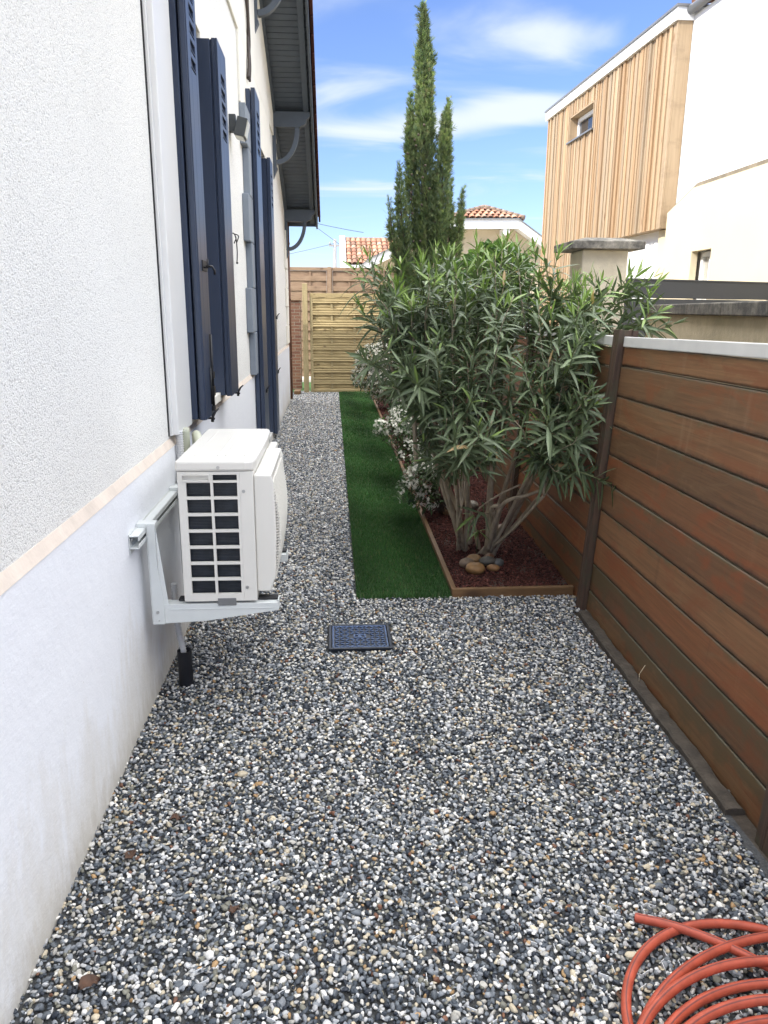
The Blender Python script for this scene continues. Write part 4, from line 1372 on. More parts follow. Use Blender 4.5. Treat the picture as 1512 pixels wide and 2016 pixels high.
for i in range(10):
    for j in range(10):
        x = mx0 + 0.041 + i * st; y = my0 + 0.036 + j * st
        if abs(x - cx_) < 0.04 and abs(y - cy_ ) < 0.028: continue
        ang = math.radians(38 if (i + j) % 2 else -38)
        d = Vector((math.cos(ang), math.sin(ang), 0)) * 0.021; q = Vector((-math.sin(ang), math.cos(ang), 0)) * 0.0065
        mb.obox(Vector((x, y, 0.0062)) - d * 0.5 - q * 0.5, d, q, (0, 0, 0.0045))
mb.build('tread', MT['ironsheen'], t)
mb = MB()
for b_ in ((cx_ - 0.03, cx_ + 0.03, cy_ - 0.02, cy_ - 0.013), (cx_ - 0.03, cx_ + 0.03, cy_ + 0.013, cy_ + 0.02), (cx_ - 0.03, cx_ - 0.023, cy_ - 0.0129, cy_ + 0.0129), (cx_ + 0.023, cx_ + 0.03, cy_ - 0.0129, cy_ + 0.0129)):
    mb.box(b_[0], b_[1], b_[2], b_[3], 0.0062, 0.0115)
mb.box(cx_ - 0.008, cx_ + 0.008, cy_ - 0.0128, cy_ + 0.0128, 0.0062, 0.010)
mb.build('lift_handle', MT['ironsheen'], t)

# garden hose: loose coil running out of the picture, one cut end lying free
hp = []
end = [(0.775, 1.626), (0.862, 1.578), (0.949, 1.512), (1.032, 1.444), (1.13, 1.36), (1.25, 1.22), (1.30, 1.04), (1.22, 0.88), (1.06, 0.80)]
hz = [0.020, 0.030, 0.036, 0.030, 0.03, 0.022, 0.02, 0.02, 0.02]
hp += [(x, y, z) for (x, y), z in zip(end, hz)]
def arc(cx, cy, r, a0, a1, z, n=14, sq=1.0):
    return [(cx + r * math.cos(math.radians(a0 + (a1 - a0) * i / n)), cy + sq * r * math.sin(math.radians(a0 + (a1 - a0) * i / n)), z + 0.003 * math.sin(i * 0.9)) for i in range(n)]
hp += arc(0.967, 1.262, 0.331, 255, -50, 0.019, 18)          # outermost turn
hp += arc(0.985, 1.06, 0.47, -50, -180, 0.020, 10)
hp += arc(1.126, 0.938, 0.588, 172, 20, 0.040, 14)
hp += arc(1.08, 0.93, 0.52, 15, -170, 0.030, 12)
hp += arc(0.99, 1.004, 0.44, 178, 25, 0.046, 14)
hp += arc(0.99, 0.99, 0.41, 20, -175, 0.034, 12)
hp += arc(0.989, 1.000, 0.405, 175, 12, 0.022, 14)
hp += arc(0.97, 0.98, 0.36, 5, -170, 0.03, 12)
hp += arc(0.955, 0.960, 0.378, 175, 10, 0.050, 14)
hp += arc(0.955, 0.960, 0.33, 0, -180, 0.03, 12)
hp += arc(0.955, 0.965, 0.345, 178, 0, 0.024, 14)
mb = MB()
path = catmull(hp, 5)
mb.tube(path, 0.0118, 12, cap=False)
hose = mb.build('garden_hose', MT['hose'])
tag(hose, 'red rubber garden hose lying in a loose coil on the gravel', 'hose')
mb = MB()
mb.tube([(0.7735, 1.6268, 0.020), (0.774, 1.6265, 0.020), (0.777, 1.6249, 0.0203)], [0.0088, 0.0088, 0.0088], 12)
mb.build('hose_bore', MT['rubber'], hose)
mb = MB()
# thin darker stripe along the hose's back
pth = [Vector(p) for p in path]
sv = []
for i, p in enumerate(pth):
    tt = (pth[min(i + 1, len(pth) - 1)] - pth[max(i - 1, 0)])
    tt = tt.normalized() if tt.length > 1e-6 else Vector((1, 0, 0))
    side = tt.cross(Vector((0, 0, 1))).normalized()
    upv = side.cross(tt)
    tw = 0.35 * math.sin(i * 0.045)
    dv = upv * math.cos(tw) + side * math.sin(tw)
    s2 = tt.cross(dv)
    sv += [p + dv * 0.01192 - s2 * 0.0016, p + dv * 0.01192 + s2 * 0.0016]
mb._add(sv, [(2 * i, 2 * i + 1, 2 * i + 3, 2 * i + 2) for i in range(len(pth) - 1)], 0, True)
mb.build('stripe', MT['hosestripe'], hose)

# dead leaves and a straw
def dead_leaf(c, size, rot, label, seed):
    r = random.Random(seed)
    mb = MB()
    n = 9
    vs = []
    for i in range(n + 1):
        t_ = i / n
        w = size * 0.42 * math.sin(PI * t_) ** 0.7 * (1 + r.uniform(-.3, .3))
        zc_ = 0.010 + 0.006 * math.sin(t_ * 5)
        x = (t_ - 0.5) * size
        for s_ in (-1, 0, 1):
            vs.append((x + r.uniform(-.003, .003), s_ * w, zc_ + abs(s_) * 0.009 * (1 + r.uniform(-.5, .5))))
    ca, sa = math.cos(rot), math.sin(rot)
    vs = [(c[0] + x * ca - y * sa, c[1] + x * sa + y * ca, z) for x, y, z in vs]
    fs = []
    for i in range(n):
        for k in range(2): fs.append((i * 3 + k, i * 3 + k + 1, (i + 1) * 3 + k + 1, (i + 1) * 3 + k))
    mb._add(vs, fs, 0, True)
    return tag(mb.build('dead_leaf', MT['dryleaf']), label, 'dead leaf', 'dry brown leaves on the gravel')
dead_leaf((-0.585, 1.51, 0), 0.052, 0.6, 'crumpled brown leaf on the gravel near the wall, largest and nearest', 1)
dead_leaf((-0.60, 1.95, 0), 0.05, 2.0, 'dry brown leaf on the gravel close to the foot of the white wall', 2)
dead_leaf((-0.50, 2.11, 0), 0.035, 0.2, 'small curled brown leaf lying a little out from the white wall', 3)
dead_leaf((-0.27, 1.72, 0), 0.035, 1.1, 'tiny brown leaf alone out on the open gravel', 4)
dead_leaf((0.655, 1.40, 0), 0.04, 1.4, 'brown leaf scrap beside the red hose', 6)
mb = MB(); mb.tube([(1.300, 2.93, 0.05), (1.335, 2.96, 0.075), (1.375, 3.00, 0.092)], [0.0012, 0.0013, 0.001], 5)
mb.tube([(1.300, 2.93, 0.05), (1.298, 2.925, 0.012)], 0.0012, 5)
tag(mb.build('straw', MT['straw']), 'single pale dry straw leaning on the lowest fence board', 'straw')

# ================================================================== WOODEN FENCE ON THE RIGHT
fe = thing('wooden_fence', 'dark stained fence of wide horizontal boards with a white cap rail', 'fence', (1.35, 3.0, 0))
LEAN, FK, FX = 0.0625, 0.020, 1.270
def fp(y, z, off=0.0):
    return Vector((FX + FK * y + LEAN * z + off, y, z))
def zrise(y): return 0.017 * max(0.0, 3.81 - y)          # the near panel climbs a little towards the camera
EY = Vector((FK, 1, 0)).normalized(); EZ = Vector((LEAN, 0, 1)).normalized(); EX = EY.cross(EZ).normalized()
posts = [0.10, 1.897, 3.81, 5.665, 7.52, 9.375, 11.23, 13.085, 14.9]
zs = [-0.045, 0.103, 0.250, 0.398, 0.545, 0.690, 0.836, 0.982, 1.130, 1.277, 1.379]
rf = random.Random(3)
for pi_, (ya, yb) in enumerate(zip(posts[:-1], posts[1:])):
    for i in range(len(zs) - 1):
        mb = MB()
        o_ = Vector((0, 0, 0))
        dx_ = rf.uniform(-0.003, 0.003)
        h_ = (zs[i + 1] - zs[i]) - 0.006
        L_ = yb - ya - 0.066
        mb.obox((0, 0, 0), (0.027, 0, 0), (0, L_, 0), (0, 0, h_))
        if i < len(zs) - 2: mb.obox((0.011, 0.002, h_ - 0.002), (0.006, 0, 0), (0, L_ - 0.004, 0), (0, 0, 0.0065))
        me = mb.mesh('board')
        Rm = Matrix((EX, EY, EZ)).transposed().to_4x4()
        b = bpy.data.objects.new('board', me); COL.objects.link(b)
        me.materials.append(MT['fencemoss'] if i < 2 else (MT['fencered'] if rf.random() < (0.5 if i < 6 else 0.2) else MT['fence']))
        ey = Vector((FK, 1, -0.017 if ya < 3.8 else 0)).normalized()
        Rm = Matrix((EX, ey, EZ)).transposed().to_4x4()
        org = fp(ya + 0.033, zs[i] + zrise(ya), dx_)
        b.parent = fe
        b.matrix_parent_inverse = Matrix.Translation(-Vector(fe.location))
        b.matrix_basis = Matrix.Translation(org) @ Rm
        bv = b.modifiers.new('bevel', 'BEVEL'); bv.width = 0.009; bv.segments = 2
for y in posts:
    mb = MB()
    # H-section post: the front flange stands proud of the boards
    for (xa, xb, ya, yb) in ((-0.036, -0.006, -0.040, 0.040), (-0.0058, 0.031, -0.0325, 0.0325), (0.0312, 0.06, -0.040, 0.040)):
        mb.obox((xa, ya, 0), (xb - xa, 0, 0), (0, yb - ya, 0), (0, 0, 1.515))
    mb.obox((-0.0385, -0.006, 0), (0.0024, 0, 0), (0, 0.014, 0), (0, 0, 1.50))
    me = mb.mesh('post')
    b = bpy.data.objects.new('post', me); COL.objects.link(b); me.materials.append(MT['post'])
    b.parent = fe; b.matrix_parent_inverse = Matrix.Translation(-Vector(fe.location))
    b.matrix_basis = Matrix.Translation(fp(y, -0.05)) @ Matrix((EX, EY, EZ)).transposed().to_4x4()
    bv = b.modifiers.new('bevel', 'BEVEL'); bv.width = 0.003; bv.segments = 2
for ya, yb in zip(posts[:-1], posts[1:]):
    mb = MB()
    ey = Vector((FK, 1, -0.017 if ya < 3.8 else 0)).normalized()
    mb.obox(fp(ya + 0.045, 1.381 + zrise(ya), -0.012), EX * 0.055, ey * (yb - ya - 0.09), EZ * 0.049)
    mb.build('cap_rail', MT['whitecap'], fe, bevel=0.004)

# ================================================================== NEIGHBOUR'S LOW WALL, PILLAR AND DARK GATE
w = thing('yard_wall', 'low cream rendered wall with dark lichen-covered coping behind the wooden fence', 'wall', (2.3, 5, 0))
A_ = Vector((1.50, 1.2, 0)); B_ = Vector((2.62, 6.55, 0))
d_ = (B_ - A_); nrm_ = Vector((d_.y, -d_.x, 0)).normalized()
mb = MB(); mb.obox(A_ + nrm_ * 0.04 + Vector((0, 0, -0.3)), d_, nrm_ * 0.2, (0, 0, 1.83)); mb.build('wall_body', MT['yardwall'], w)
n_ = 7
for i in range(n_):
    mb = MB()
    mb.obox(A_ + d_ * (i / n_ + 0.0006) + Vector((0, 0, 1.531)), d_ * (1 / n_ - 0.0012), nrm_ * 0.28, (0, 0, 0.072))
    mb.build('coping_slab', MT['coping'], w, bevel=0.008)
w2 = thing('yard_wall', 'cream rendered wall running on beyond the square pillar, behind the oleander', 'wall', (2.5, 9, 0))
mb = MB(); mb.obox((2.16, 6.97, -0.3), (0.35, 7.0, 0), (0.2, -0.01, 0), (0, 0, 1.35)); mb.build('wall_body', MT['yardwall'], w2)
mb = MB(); mb.obox((2.12, 6.975, 1.0505), (0.35, 7.0, 0), (0.28, -0.014, 0), (0, 0, 0.06)); mb.build('coping_slab', MT['coping'], w2, bevel=0.008)

p_ = thing('gate_pillar', 'square cream pillar with a weathered stone cap', 'pillar', (2.28, 6.75, 0))
mb = MB(); mb.box(2.085, 2.475, 6.60, 6.945, -0.3, 2.045)
mb.build('shaft', MT['pillar'], p_, bevel=0.012)
mb = MB()
cx0, cx1, cy0, cy1 = 1.965, 2.575, 6.50, 7.05
mb.box(cx0, cx1, cy0, cy1, 2.046, 2.108)
mb._add([(cx0 + .004, cy0 + .004, 2.1085), (cx1 - .004, cy0 + .004, 2.1085), (cx1 - .004, cy1 - .004, 2.1085), (cx0 + .004, cy1 - .004, 2.1085), (cx0 + 0.16, cy0 + 0.16, 2.145), (cx1 - 0.16, cy0 + 0.16, 2.145), (cx1 - 0.16, cy1 - 0.16, 2.145), (cx0 + 0.16, cy1 - 0.16, 2.145)],
        [(0, 3, 2, 1), (4, 5, 6, 7), (0, 1, 5, 4), (1, 2, 6, 5), (2, 3, 7, 6), (3, 0, 4, 7)])
mb.build('cap', MT['capstone'], p_, bevel=0.005)

gt = thing('sliding_gate', 'dark grey metal gate behind the low wall right of the pillar', 'gate', (3.5, 8.3, 0))
ga = Vector((2.62, 7.45, 0)); gd = Vector((2.1, 0.80, 0)) * 1.7; gn = Vector((-gd.y, gd.x, 0)).normalized()
for k in range(9):
    z0 = 0.12 + k * 0.195
    mb = MB(); mb.obox(ga + Vector((0, 0, z0)), gd, gn * 0.04, (0, 0, 0.187 if k < 8 else 0.165)); mb.build('slat', MT['anthracite'], gt, bevel=0.003)
mb = MB(); mb.obox(ga + Vector((0, 0, 0.12 + 8 * 0.195 + 0.166)) - gn * 0.006, gd, gn * 0.052, (0, 0, 0.014)); mb.build('top_rail', MT['anthracite'], gt)

# ================================================================== NEIGHBOUR'S HOUSE: LARCH BOX, WHITE WALL, CREAM WALL
nh = thing('neighbour_house', 'white neighbouring house with a larch-clad upper box', 'house', (6, 11, 0))
NF = Vector((4.435, 16.94, 0)); ND = Vector((0.0362, -1, 0)).normalized(); NX = Vector((-ND.y, ND.x, 0))   # ND runs towards the camera along the cladding
NX = Vector((1, 0.0362, 0)).normalized()
LW = 5.675; ZB, ZT = 2.69, 5.30
def npt(t, off, z): return NF + ND * t + NX * off + Vector((0, 0, z))
def nbox(mb, t0, t1, o0, o1, z0, z1, mi=0):
    mb.obox(npt(t0, o0, z0), ND * (t1 - t0), NX * (o1 - o0), (0, 0, z1 - z0), mi)
W0, W1, WZ0, WZ1 = 1.40, 2.66, 4.615, 5.055          # window in the cladding
rl = random.Random(21)
mb = MB()
t = 0.0
TONES = [(0.37, 0.255, 0.145), (0.40, 0.285, 0.17), (0.345, 0.235, 0.135), (0.37, 0.275, 0.175), (0.345, 0.265, 0.175), (0.385, 0.25, 0.135)]
LOWT = 3.35
while t < LW - 0.16:
    wd = rl.choice([0.055, 0.062, 0.07, 0.082])
    d0 = rl.choice([0.0, 0.012, 0.024])
    tone = rl.choice(TONES); s_ = rl.uniform(0.90, 1.08)
    mb.col = tuple(c * s_ for c in tone)
    zlo = 0.1 if t < LOWT else ZB + rl.uniform(0, 0.006)
    if t + wd > W0 and t < W1:
        nbox(mb, t, t + wd, d0, 0.075, zlo, WZ0); nbox(mb, t, t + wd, d0, 0.075, WZ1, ZT)
    else:
        # boards are butted at random heights
        zj = rl.uniform(zlo + 0.6, ZT - 0.5)
        nbox(mb, t, t + wd, d0, 0.075, zlo, zj)
        s2 = rl.uniform(0.9, 1.1); mb.col = tuple(c * s2 for c in mb.col)
        nbox(mb, t, t + wd, d0, 0.075, zj + 0.002, ZT)
    t += wd + rl.choice([0.008, 0.014, 0.03])
mb.build('cladding', MT['cladding'], nh)
mb = MB()
nbox(mb, 0.0, W0 - 0.0, 0.076, 0.098, 0.1, ZT); nbox(mb, W0, W1, 0.076, 0.098, 0.1, WZ0 - 0.001); nbox(mb, W0, W1, 0.076, 0.098, WZ1 + 0.001, ZT)
nbox(mb, W1, LOWT, 0.076, 0.098, 0.1, ZT); nbox(mb, LOWT, LW, 0.076, 0.098, ZB + 0.01, ZT)
mb.build('backing_board', MT['clad_plain'], nh)
mb = MB()
nbox(mb, LW - 0.15, LW - 0.045, 0.012, 0.075, ZB, ZT)
nbox(mb, LW - 0.044, LW, 0.0, 0.03, ZB, ZT)
nbox(mb, LW - 0.025, LW + 0.004, 0.031, 0.205, ZB, ZT)
mb.build('corner_board', MT['clad_plain'], nh, bevel=0.003)
# soffit of the overhang
mb = MB(); nbox(mb, LOWT + 0.02, LW - 0.03, 0.0985, 0.22, ZB + 0.01, ZB + 0.03); mb.build('overhang_soffit', MT['clad_plain'], nh)
# window lining and window
mb = MB()
nbox(mb, W0 - 0.001, W0 + 0.025, 0.004, 0.24, WZ0, WZ1); nbox(mb, W1 - 0.025, W1 + 0.001, 0.004, 0.24, WZ0, WZ1)
nbox(mb, W0 + 0.0255, W1 - 0.0255, 0.004, 0.24, WZ1 - 0.025, WZ1 + 0.001)
mb.build('window_lining', MT['clad_plain'], nh)
mb = MB(); nbox(mb, W0 - 0.03, W1 + 0.03, -0.035, 0.24, WZ0 - 0.028, WZ0 - 0.002); mb.build('window_sill', MT['zinc'], nh)
fr = MB()
for q in ((W0 + 0.03, W0 + 0.10, WZ0 + 0.002, WZ1 - 0.03), (W1 - 0.10, W1 - 0.03, WZ0 + 0.002, WZ1 - 0.03), (W0 + 0.1005, W1 - 0.1005, WZ0 + 0.002, WZ0 + 0.07), (W0 + 0.1005, W1 - 0.1005, WZ1 - 0.10, WZ1 - 0.03)):
    nbox(fr, q[0], q[1], 0.15, 0.21, q[2], q[3])
wf = fr.build('window', MT['whitepaint'], nh, bevel=0.005)
mb = MB(); nbox(mb, W0 + 0.1, W1 - 0.1, 0.18, 0.19, WZ0 + 0.07, WZ1 - 0.1); mb.build('pane', MT['glass'], wf)
# white fascia and grey drip edge, wrapping round the near end
mb = MB()
nbox(mb, -0.04, LW + 0.03, -0.035, 0.10, ZT + 0.001, ZT + 0.155)
nbox(mb, LW - 0.10, LW + 0.03, 0.1001, 0.40, ZT + 0.001, ZT + 0.155)
mb.build('fascia', MT['whitepaint'], nh)
mb = MB()
nbox(mb, -0.06, LW + 0.05, -0.055, 6.0, ZT + 0.1555, ZT + 0.185)
mb.build('flat_roof', MT['zinc'], nh)
# body of the larch box and white walls
mb = MB()
nbox(mb, 0.03, W0 - 0.002, 0.0985, 5.0, -0.3, ZT); nbox(mb, W0 - 0.0, W1, 0.26, 5.0, -0.3, ZT)
nbox(mb, W0, W1, 0.0985, 0.2595, -0.3, WZ0 - 0.03); nbox(mb, W0, W1, 0.0985, 0.2595, WZ1 + 0.03, ZT); nbox(mb, W1 + 0.002, LW - 0.35, 0.21, 5.0, -0.3, ZT)
WT = LW + 6.2
nbox(mb, LW - 0.349, WT, 0.212, 5.2, -0.3, 5.36)
mb.build('wall', MT['whitehouse'], nh)
mb = MB(); nbox(mb, LW - 0.30, LW - 0.005, 0.135, 0.2115, -0.3, ZB - 0.003); mb.build('cream_strip', MT['creamhouse'], nh, bevel=0.004)  # darker cream strip on the white wall below the larch corner
# eaves gutter and tiles of the white part
mb = MB()
for k in range(1):
    a_ = npt(LW + 0.02, 0.15, 5.42); b_ = npt(WT, 0.15, 5.42)
    mb.tube([a_, b_], 0.06, 10)
mb.build('gutter', MT['zinc'], nh)
mb = MB()
rr = random.Random(4)
for k in range(28):
    t_ = LW + 0.03 + k * 0.21
    s_ = rr.uniform(0.7, 1.2); mb.col = (0.30 * s_, 0.14 * s_, 0.085 * s_)
    a_ = npt(t_ + 0.1, 0.14, 5.50); b_ = npt(t_ + 0.1, 2.6, 6.25)
    mb.tube([a_, b_], 0.09, 8)
mb.build('roof', MT['tile'], nh)
# flue
mb = MB()
c_ = npt(LW - 0.62, 0.75, 0)
mb.cyl((c_.x, c_.y, 5.45), (c_.x, c_.y, 6.02), 0.075, 18)
for z in (5.60, 5.80, 5.86): mb.tube([(c_.x, c_.y, z), (c_.x, c_.y, z + 0.012)], 0.082, 18)
mb.cyl((c_.x, c_.y, 6.03), (c_.x, c_.y, 6.05), 0.12, 18); mb.cyl((c_.x, c_.y, 6.06), (c_.x, c_.y, 6.16), 0.085, 18)
mb.build('flue', MT['inox'], nh)

# cream ground-floor wall with sloping top
ch = thing('cream_house', 'low cream lean-to wall with a thin coping in front of the white house', 'house', (4.9, 9, 0))
CX = 4.76
def ctop(y): return 3.10 - max(0, (y - 10.38)) * 0.30
ctop.breaks = [10.38]
CW = (9.70, 10.24, 1.62, 2.31)
mb = MB(); plate('x', CX, 0.085, 4.0, 11.12, -0.3, 9, [CW], mb, top=ctop)
cwall = mb.build('wall', MT['creamhouse'], ch)
mb = MB()
mb = MB()
mb.prism([(CX - 0.025, 4.0, 3.101), (CX - 0.025, 10.38, 3.101), (CX - 0.025, 10.40, 3.165), (CX - 0.025, 4.0, 3.165)], (0.13, 0, 0))
mb.prism([(CX - 0.025, 10.3805, 3.101), (CX - 0.025, 11.14, 2.873), (CX - 0.025, 11.16, 2.937), (CX - 0.025, 10.4005, 3.165)], (0.13, 0, 0))
mb.build('coping', MT['lowcoping'], ch)
# deep window reveal
mb = MB()
fr = MB()
y0, y1, z0, z1 = CW
for q in ((y0 + 0.002, y0 + 0.07, z0 + 0.01, z1 - 0.002), (y1 - 0.07, y1 - 0.002, z0 + 0.01, z1 - 0.002), (y0 + 0.0705, y1 - 0.0705, z0 + 0.01, z0 + 0.07), (y0 + 0.0705, y1 - 0.0705, z1 - 0.07, z1 - 0.01), ((y0 + y1) / 2 - 0.03, (y0 + y1) / 2 + 0.03, z0 + 0.0705, z1 - 0.0705)):
    fr.box(CX + 0.045, CX + 0.08, q[0], q[1], q[2], q[3])
fr.box(CX + 0.05, CX + 0.075, y0 + 0.0705, (y0 + y1) / 2 - 0.0305, z0 + 0.26, z0 + 0.285)
fr.box(CX + 0.05, CX + 0.075, (y0 + y1) / 2 + 0.0305, y1 - 0.0705, z0 + 0.26, z0 + 0.285)
wf = fr.build('window', MT['whitepaint'], ch)
mb = MB(); mb.box(CX + 0.0805, CX + 0.084, y0 + 0.001, y1 - 0.001, z0 + 0.001, z1 - 0.001); mb.build('pane', MT['palepane'], wf)

# ================================================================== PANELS CLOSING THE ALLEY
def woven_panel(name, label, cat, x0, x1, y, z0, z1, rowh, mat, postmat, staves, grooved=True, post_x=(), toprail=True, post_top=None):
    t = thing(name, label, cat, ((x0 + x1) / 2, y, 0))
    n = max(1, round((z1 - z0) / rowh)); h = (z1 - z0) / n
    for i in range(n):
        mb = MB()
        f = i % 2
        a = z0 + i * h + (0.002 if f else -0.008); b = z0 + (i + 1) * h + (-0.002 if f else 0.008)
        if i == 0: a = z0 + 0.002
        if i == n - 1: b = z1 - 0.002
        xs = [x0] + list(staves) + [x1]
        N = 40
        # each slat is a thin board woven over and under the staves
        vs = []
        nz_ = 5 if grooved else 2
        y0_ = y - 0.030 if f else y - 0.004
        for k in range(N + 1):
            x = x0 + (x1 - x0) * k / N
            dd = min(abs(x - q) for q in xs)
            wv = 0.005 * math.cos(min(1, dd / 0.16) * PI) * (1 if f else -1)
            for j in range(nz_ + 1):
                zz = a + (b - a) * j / nz_
                g = 0.008 * (j % 2) if grooved and 0 < j < nz_ else 0
                vs.append((x, y0_ - wv + g, zz))
            vs += [(x, y0_ - wv + 0.011, b), (x, y0_ - wv + 0.011, a)]
        m_ = nz_ + 3
        fs = []
        for k in range(N):
            for j in range(m_):
                j2 = (j + 1) % m_
                fs.append((k * m_ + j, (k + 1) * m_ + j, (k + 1) * m_ + j2, k * m_ + j2))
        fs += [tuple(range(m_)), tuple(reversed([N * m_ + j for j in range(m_)]))]
        mb._add(vs, fs)
        mb.build('slat', mat, t, origin=(x0, y, a))
    for s in staves:
        mb = MB(); mb.box(s - 0.020, s + 0.020, y - 0.0185, y - 0.0045, z0 + 0.004, z1 - 0.002)
        mb.build('stave', postmat, t, origin=(s, y, z0))
    mb = MB()
    mb.box(x0 - 0.055, x0 - 0.002, y - 0.034, y + 0.026, z0 - 0.05, z1); mb.box(x1 + 0.002, x1 + 0.055, y - 0.034, y + 0.026, z0 - 0.05, z1)
    mb.build('side_rail', postmat, t, bevel=0.003, origin=(x0, y, z0))
    mb = MB()
    mb.box(x0 - 0.055, x1 + 0.055, y - 0.036, y + 0.028, z1 + 0.001, z1 + 0.07); mb.box(x0 - 0.001, x1 + 0.001, y - 0.034, y + 0.026, z0 - 0.05, z0 - 0.001)
    mb.build('rail', mat, t, bevel=0.003, origin=(x0, y, z1))
    return t
gp = woven_panel('wooden_screen', 'new yellow-green pine woven screen closing the far end of the alley', 'fence panel', -0.355, 1.42, 15.02, 0.06, 1.775, 0.1072, MT['gate'], MT['gatez'], [0.0, 0.43, 0.86, 1.2])
t = thing('fence_post', 'pale pine square post standing left of the new pine screen', 'post', (-0.49, 15.0, 0))
mb = MB(); mb.box(-0.545, -0.448, 14.95, 15.045, -0.1, 2.015)
mb.build('shaft', MT['gatez'], t, bevel=0.006, origin=(-0.5, 15, 0))
for k, (xa, xb) in enumerate(((-1.9, -0.105), (0.03, 1.83), (1.97, 3.7))):
    lab = ['left panel of the weathered brown woven fence seen above the pine screen', 'middle panel of the weathered brown woven fence seen above the pine screen', 'right panel of the weathered brown woven fence, behind the cypress'][k]
    p = woven_panel('woven_fence_panel', lab, 'fence panel', xa, xb, 17.5, 0.15, 2.36, 0.103, MT['oldpanel'], MT['oldpanel'], [xa + 0.36, xa + 0.9, xa + 1.44], grooved=False)
    p['group'] = 'weathered woven fence panels'
for k, x in enumerate((-0.04, 1.90)):
    mb = MB(); mb.box(x - 0.04, x + 0.04, 17.44, 17.53, -0.1, 2.44)
    o = mb.build('fence_post', MT['oldpanel'], bevel=0.004, origin=(x, 17.5, 0))
    tag(o, ['weathered brown post between the left and middle woven panels', 'weathered brown post between the middle and right woven panels'][k], 'post', 'posts of the weathered fence')
t = thing('brick_pillar', 'narrow old red brick pillar between the white house and the pine post', 'pillar', (-0.72, 15.9, 0))
mb = MB(); mb.box(-0.86, -0.615, 15.75, 16.0, -0.2, 1.72); mb.build('brick_shaft', MT['brick'], t, bevel=0.004)
mb = MB(); mb.box(-0.90, -0.60, 15.72, 16.03, 1.7205, 1.77); mb.build('cap', MT['oldpanel'], t)
mb = MB(); mb.box(-0.715, -0.60, 14.55, 14.9, -0.02, 0.07)
tag(mb.build('wood_block', MT['edging'], bevel=0.005), 'reddish-brown timber offcut lying at the far corner of the white house', 'timber offcut')
mb = MB(); mb.box(-3, 3.4, 15.35, 17.4, -0.034, -0.02)
o = mb.build('back_lawn', simple('back_lawn_green', (0.045, 0.11, 0.025), 0.9, 0.4, 40)); o['kind'] = 'structure'

# ================================================================== HOUSES FURTHER BACK
def tile_roof(mb, o, ux, vy, nu, nv, rng, tone):
    """canal tiles: half-round covers in rows, overlapping up the slope. ux: step across, vy: step up the slope"""
    ux = Vector(ux); vy = Vector(vy); nn = ux.cross(vy).normalized()
    if nn.z < 0: nn = -nn
    w = ux.length
    for i in range(nu):
        for j in range(nv):
            s = rng.uniform(0.72, 1.22); t = rng.choice(tone)
            mb.col = tuple(min(1, c * s) for c in t)
            base = Vector(o) + ux * i + vy * j + nn * 0.012
            vs = []
            for e, (tt, lift, rr) in enumerate(((0, 0.022, 0.50), (1.15, 0.0, 0.42))):
                for k in range(7):
                    a = PI * k / 6
                    vs.append(base + vy * tt + ux * (0.5 + rr * math.cos(a) * -1) + nn * (lift + 0.34 * w * math.sin(a)))
            fs = [(k, k + 1, 7 + k + 1, 7 + k) for k in range(6)]
            mb._add(vs, fs, 0, True)
            # thickness of the visible lower lip
            lip = [v - nn * 0.02 for v in vs[:7]]
            mb._add(vs[:7] + lip, [(k, 7 + k, 8 + k, k + 1) for k in range(6)], 0, False)
TONE = [(0.42, 0.205, 0.125), (0.36, 0.165, 0.10), (0.45, 0.26, 0.17), (0.28, 0.155, 0.105), (0.38, 0.25, 0.175)]
rt = random.Random(9)
YB = 25.0
fh = thing('tiled_house', 'far small house with an orange canal-tile roof and white edging, left of the cypress', 'house', (2, 29, 0))
rx0, rx1, ze, zr = 0.52, 5.5, 3.02, 3.98
ye_, yr_ = 27.2, 29.4
ux = Vector((0.185, 0, 0)); vy = Vector((0, yr_ - ye_, zr - ze)) / 7
mb = MB()
tile_roof(mb, (rx0, ye_ - 0.05, ze), ux, vy, 26, 7, rt, TONE)
mb.build('tiles', MT['tile'], fh)
mb = MB(); mb.prism([(rx0, ye_, ze - 0.02), (rx0, yr_, zr - 0.02), (rx0, yr_ + 2.2, ze - 0.02)], (rx1 - rx0, 0, 0)); mb.build('roof_body', MT['oldpanel'], fh)
mb = MB()
for k in range(24):
    s = rt.uniform(0.6, 0.95); mb.col = (0.30 * s, 0.20 * s, 0.14 * s)
    mb.tube([(rx0 + k * 0.21, yr_, zr + 0.01), (rx0 + k * 0.21 + 0.22, yr_, zr + 0.02)], [0.09, 0.075], 8)
mb.build('ridge_tiles', MT['tile'], fh)
mb = MB(); mb.box(rx0 - 0.02, rx1, ye_ - 0.14, ye_ - 0.02, ze - 0.14, ze - 0.02); mb.build('gutter', MT['whitepaint'], fh)
mb = MB(); mb.prism([(rx0 - 0.21, ye_ - 0.16, ze - 0.2), (rx0 - 0.21, ye_ - 0.16, ze + 0.10), (rx0 - 0.21, yr_, zr + 0.14), (rx0 - 0.21, yr_, zr - 0.2)], (0.19, 0, 0)); mb.build('verge_board', MT['whitepaint'], fh)
mb = MB(); mb.box(rx0 + 0.05, rx1 - 0.1, ye_ + 0.1, yr_ + 2, -0.3, ze - 0.03); mb.build('wall', MT['farstone'], fh)

gh = thing('gable_house', 'far pale stone house with a white half-hipped gable fascia', 'house', (4.5, 27, 0))
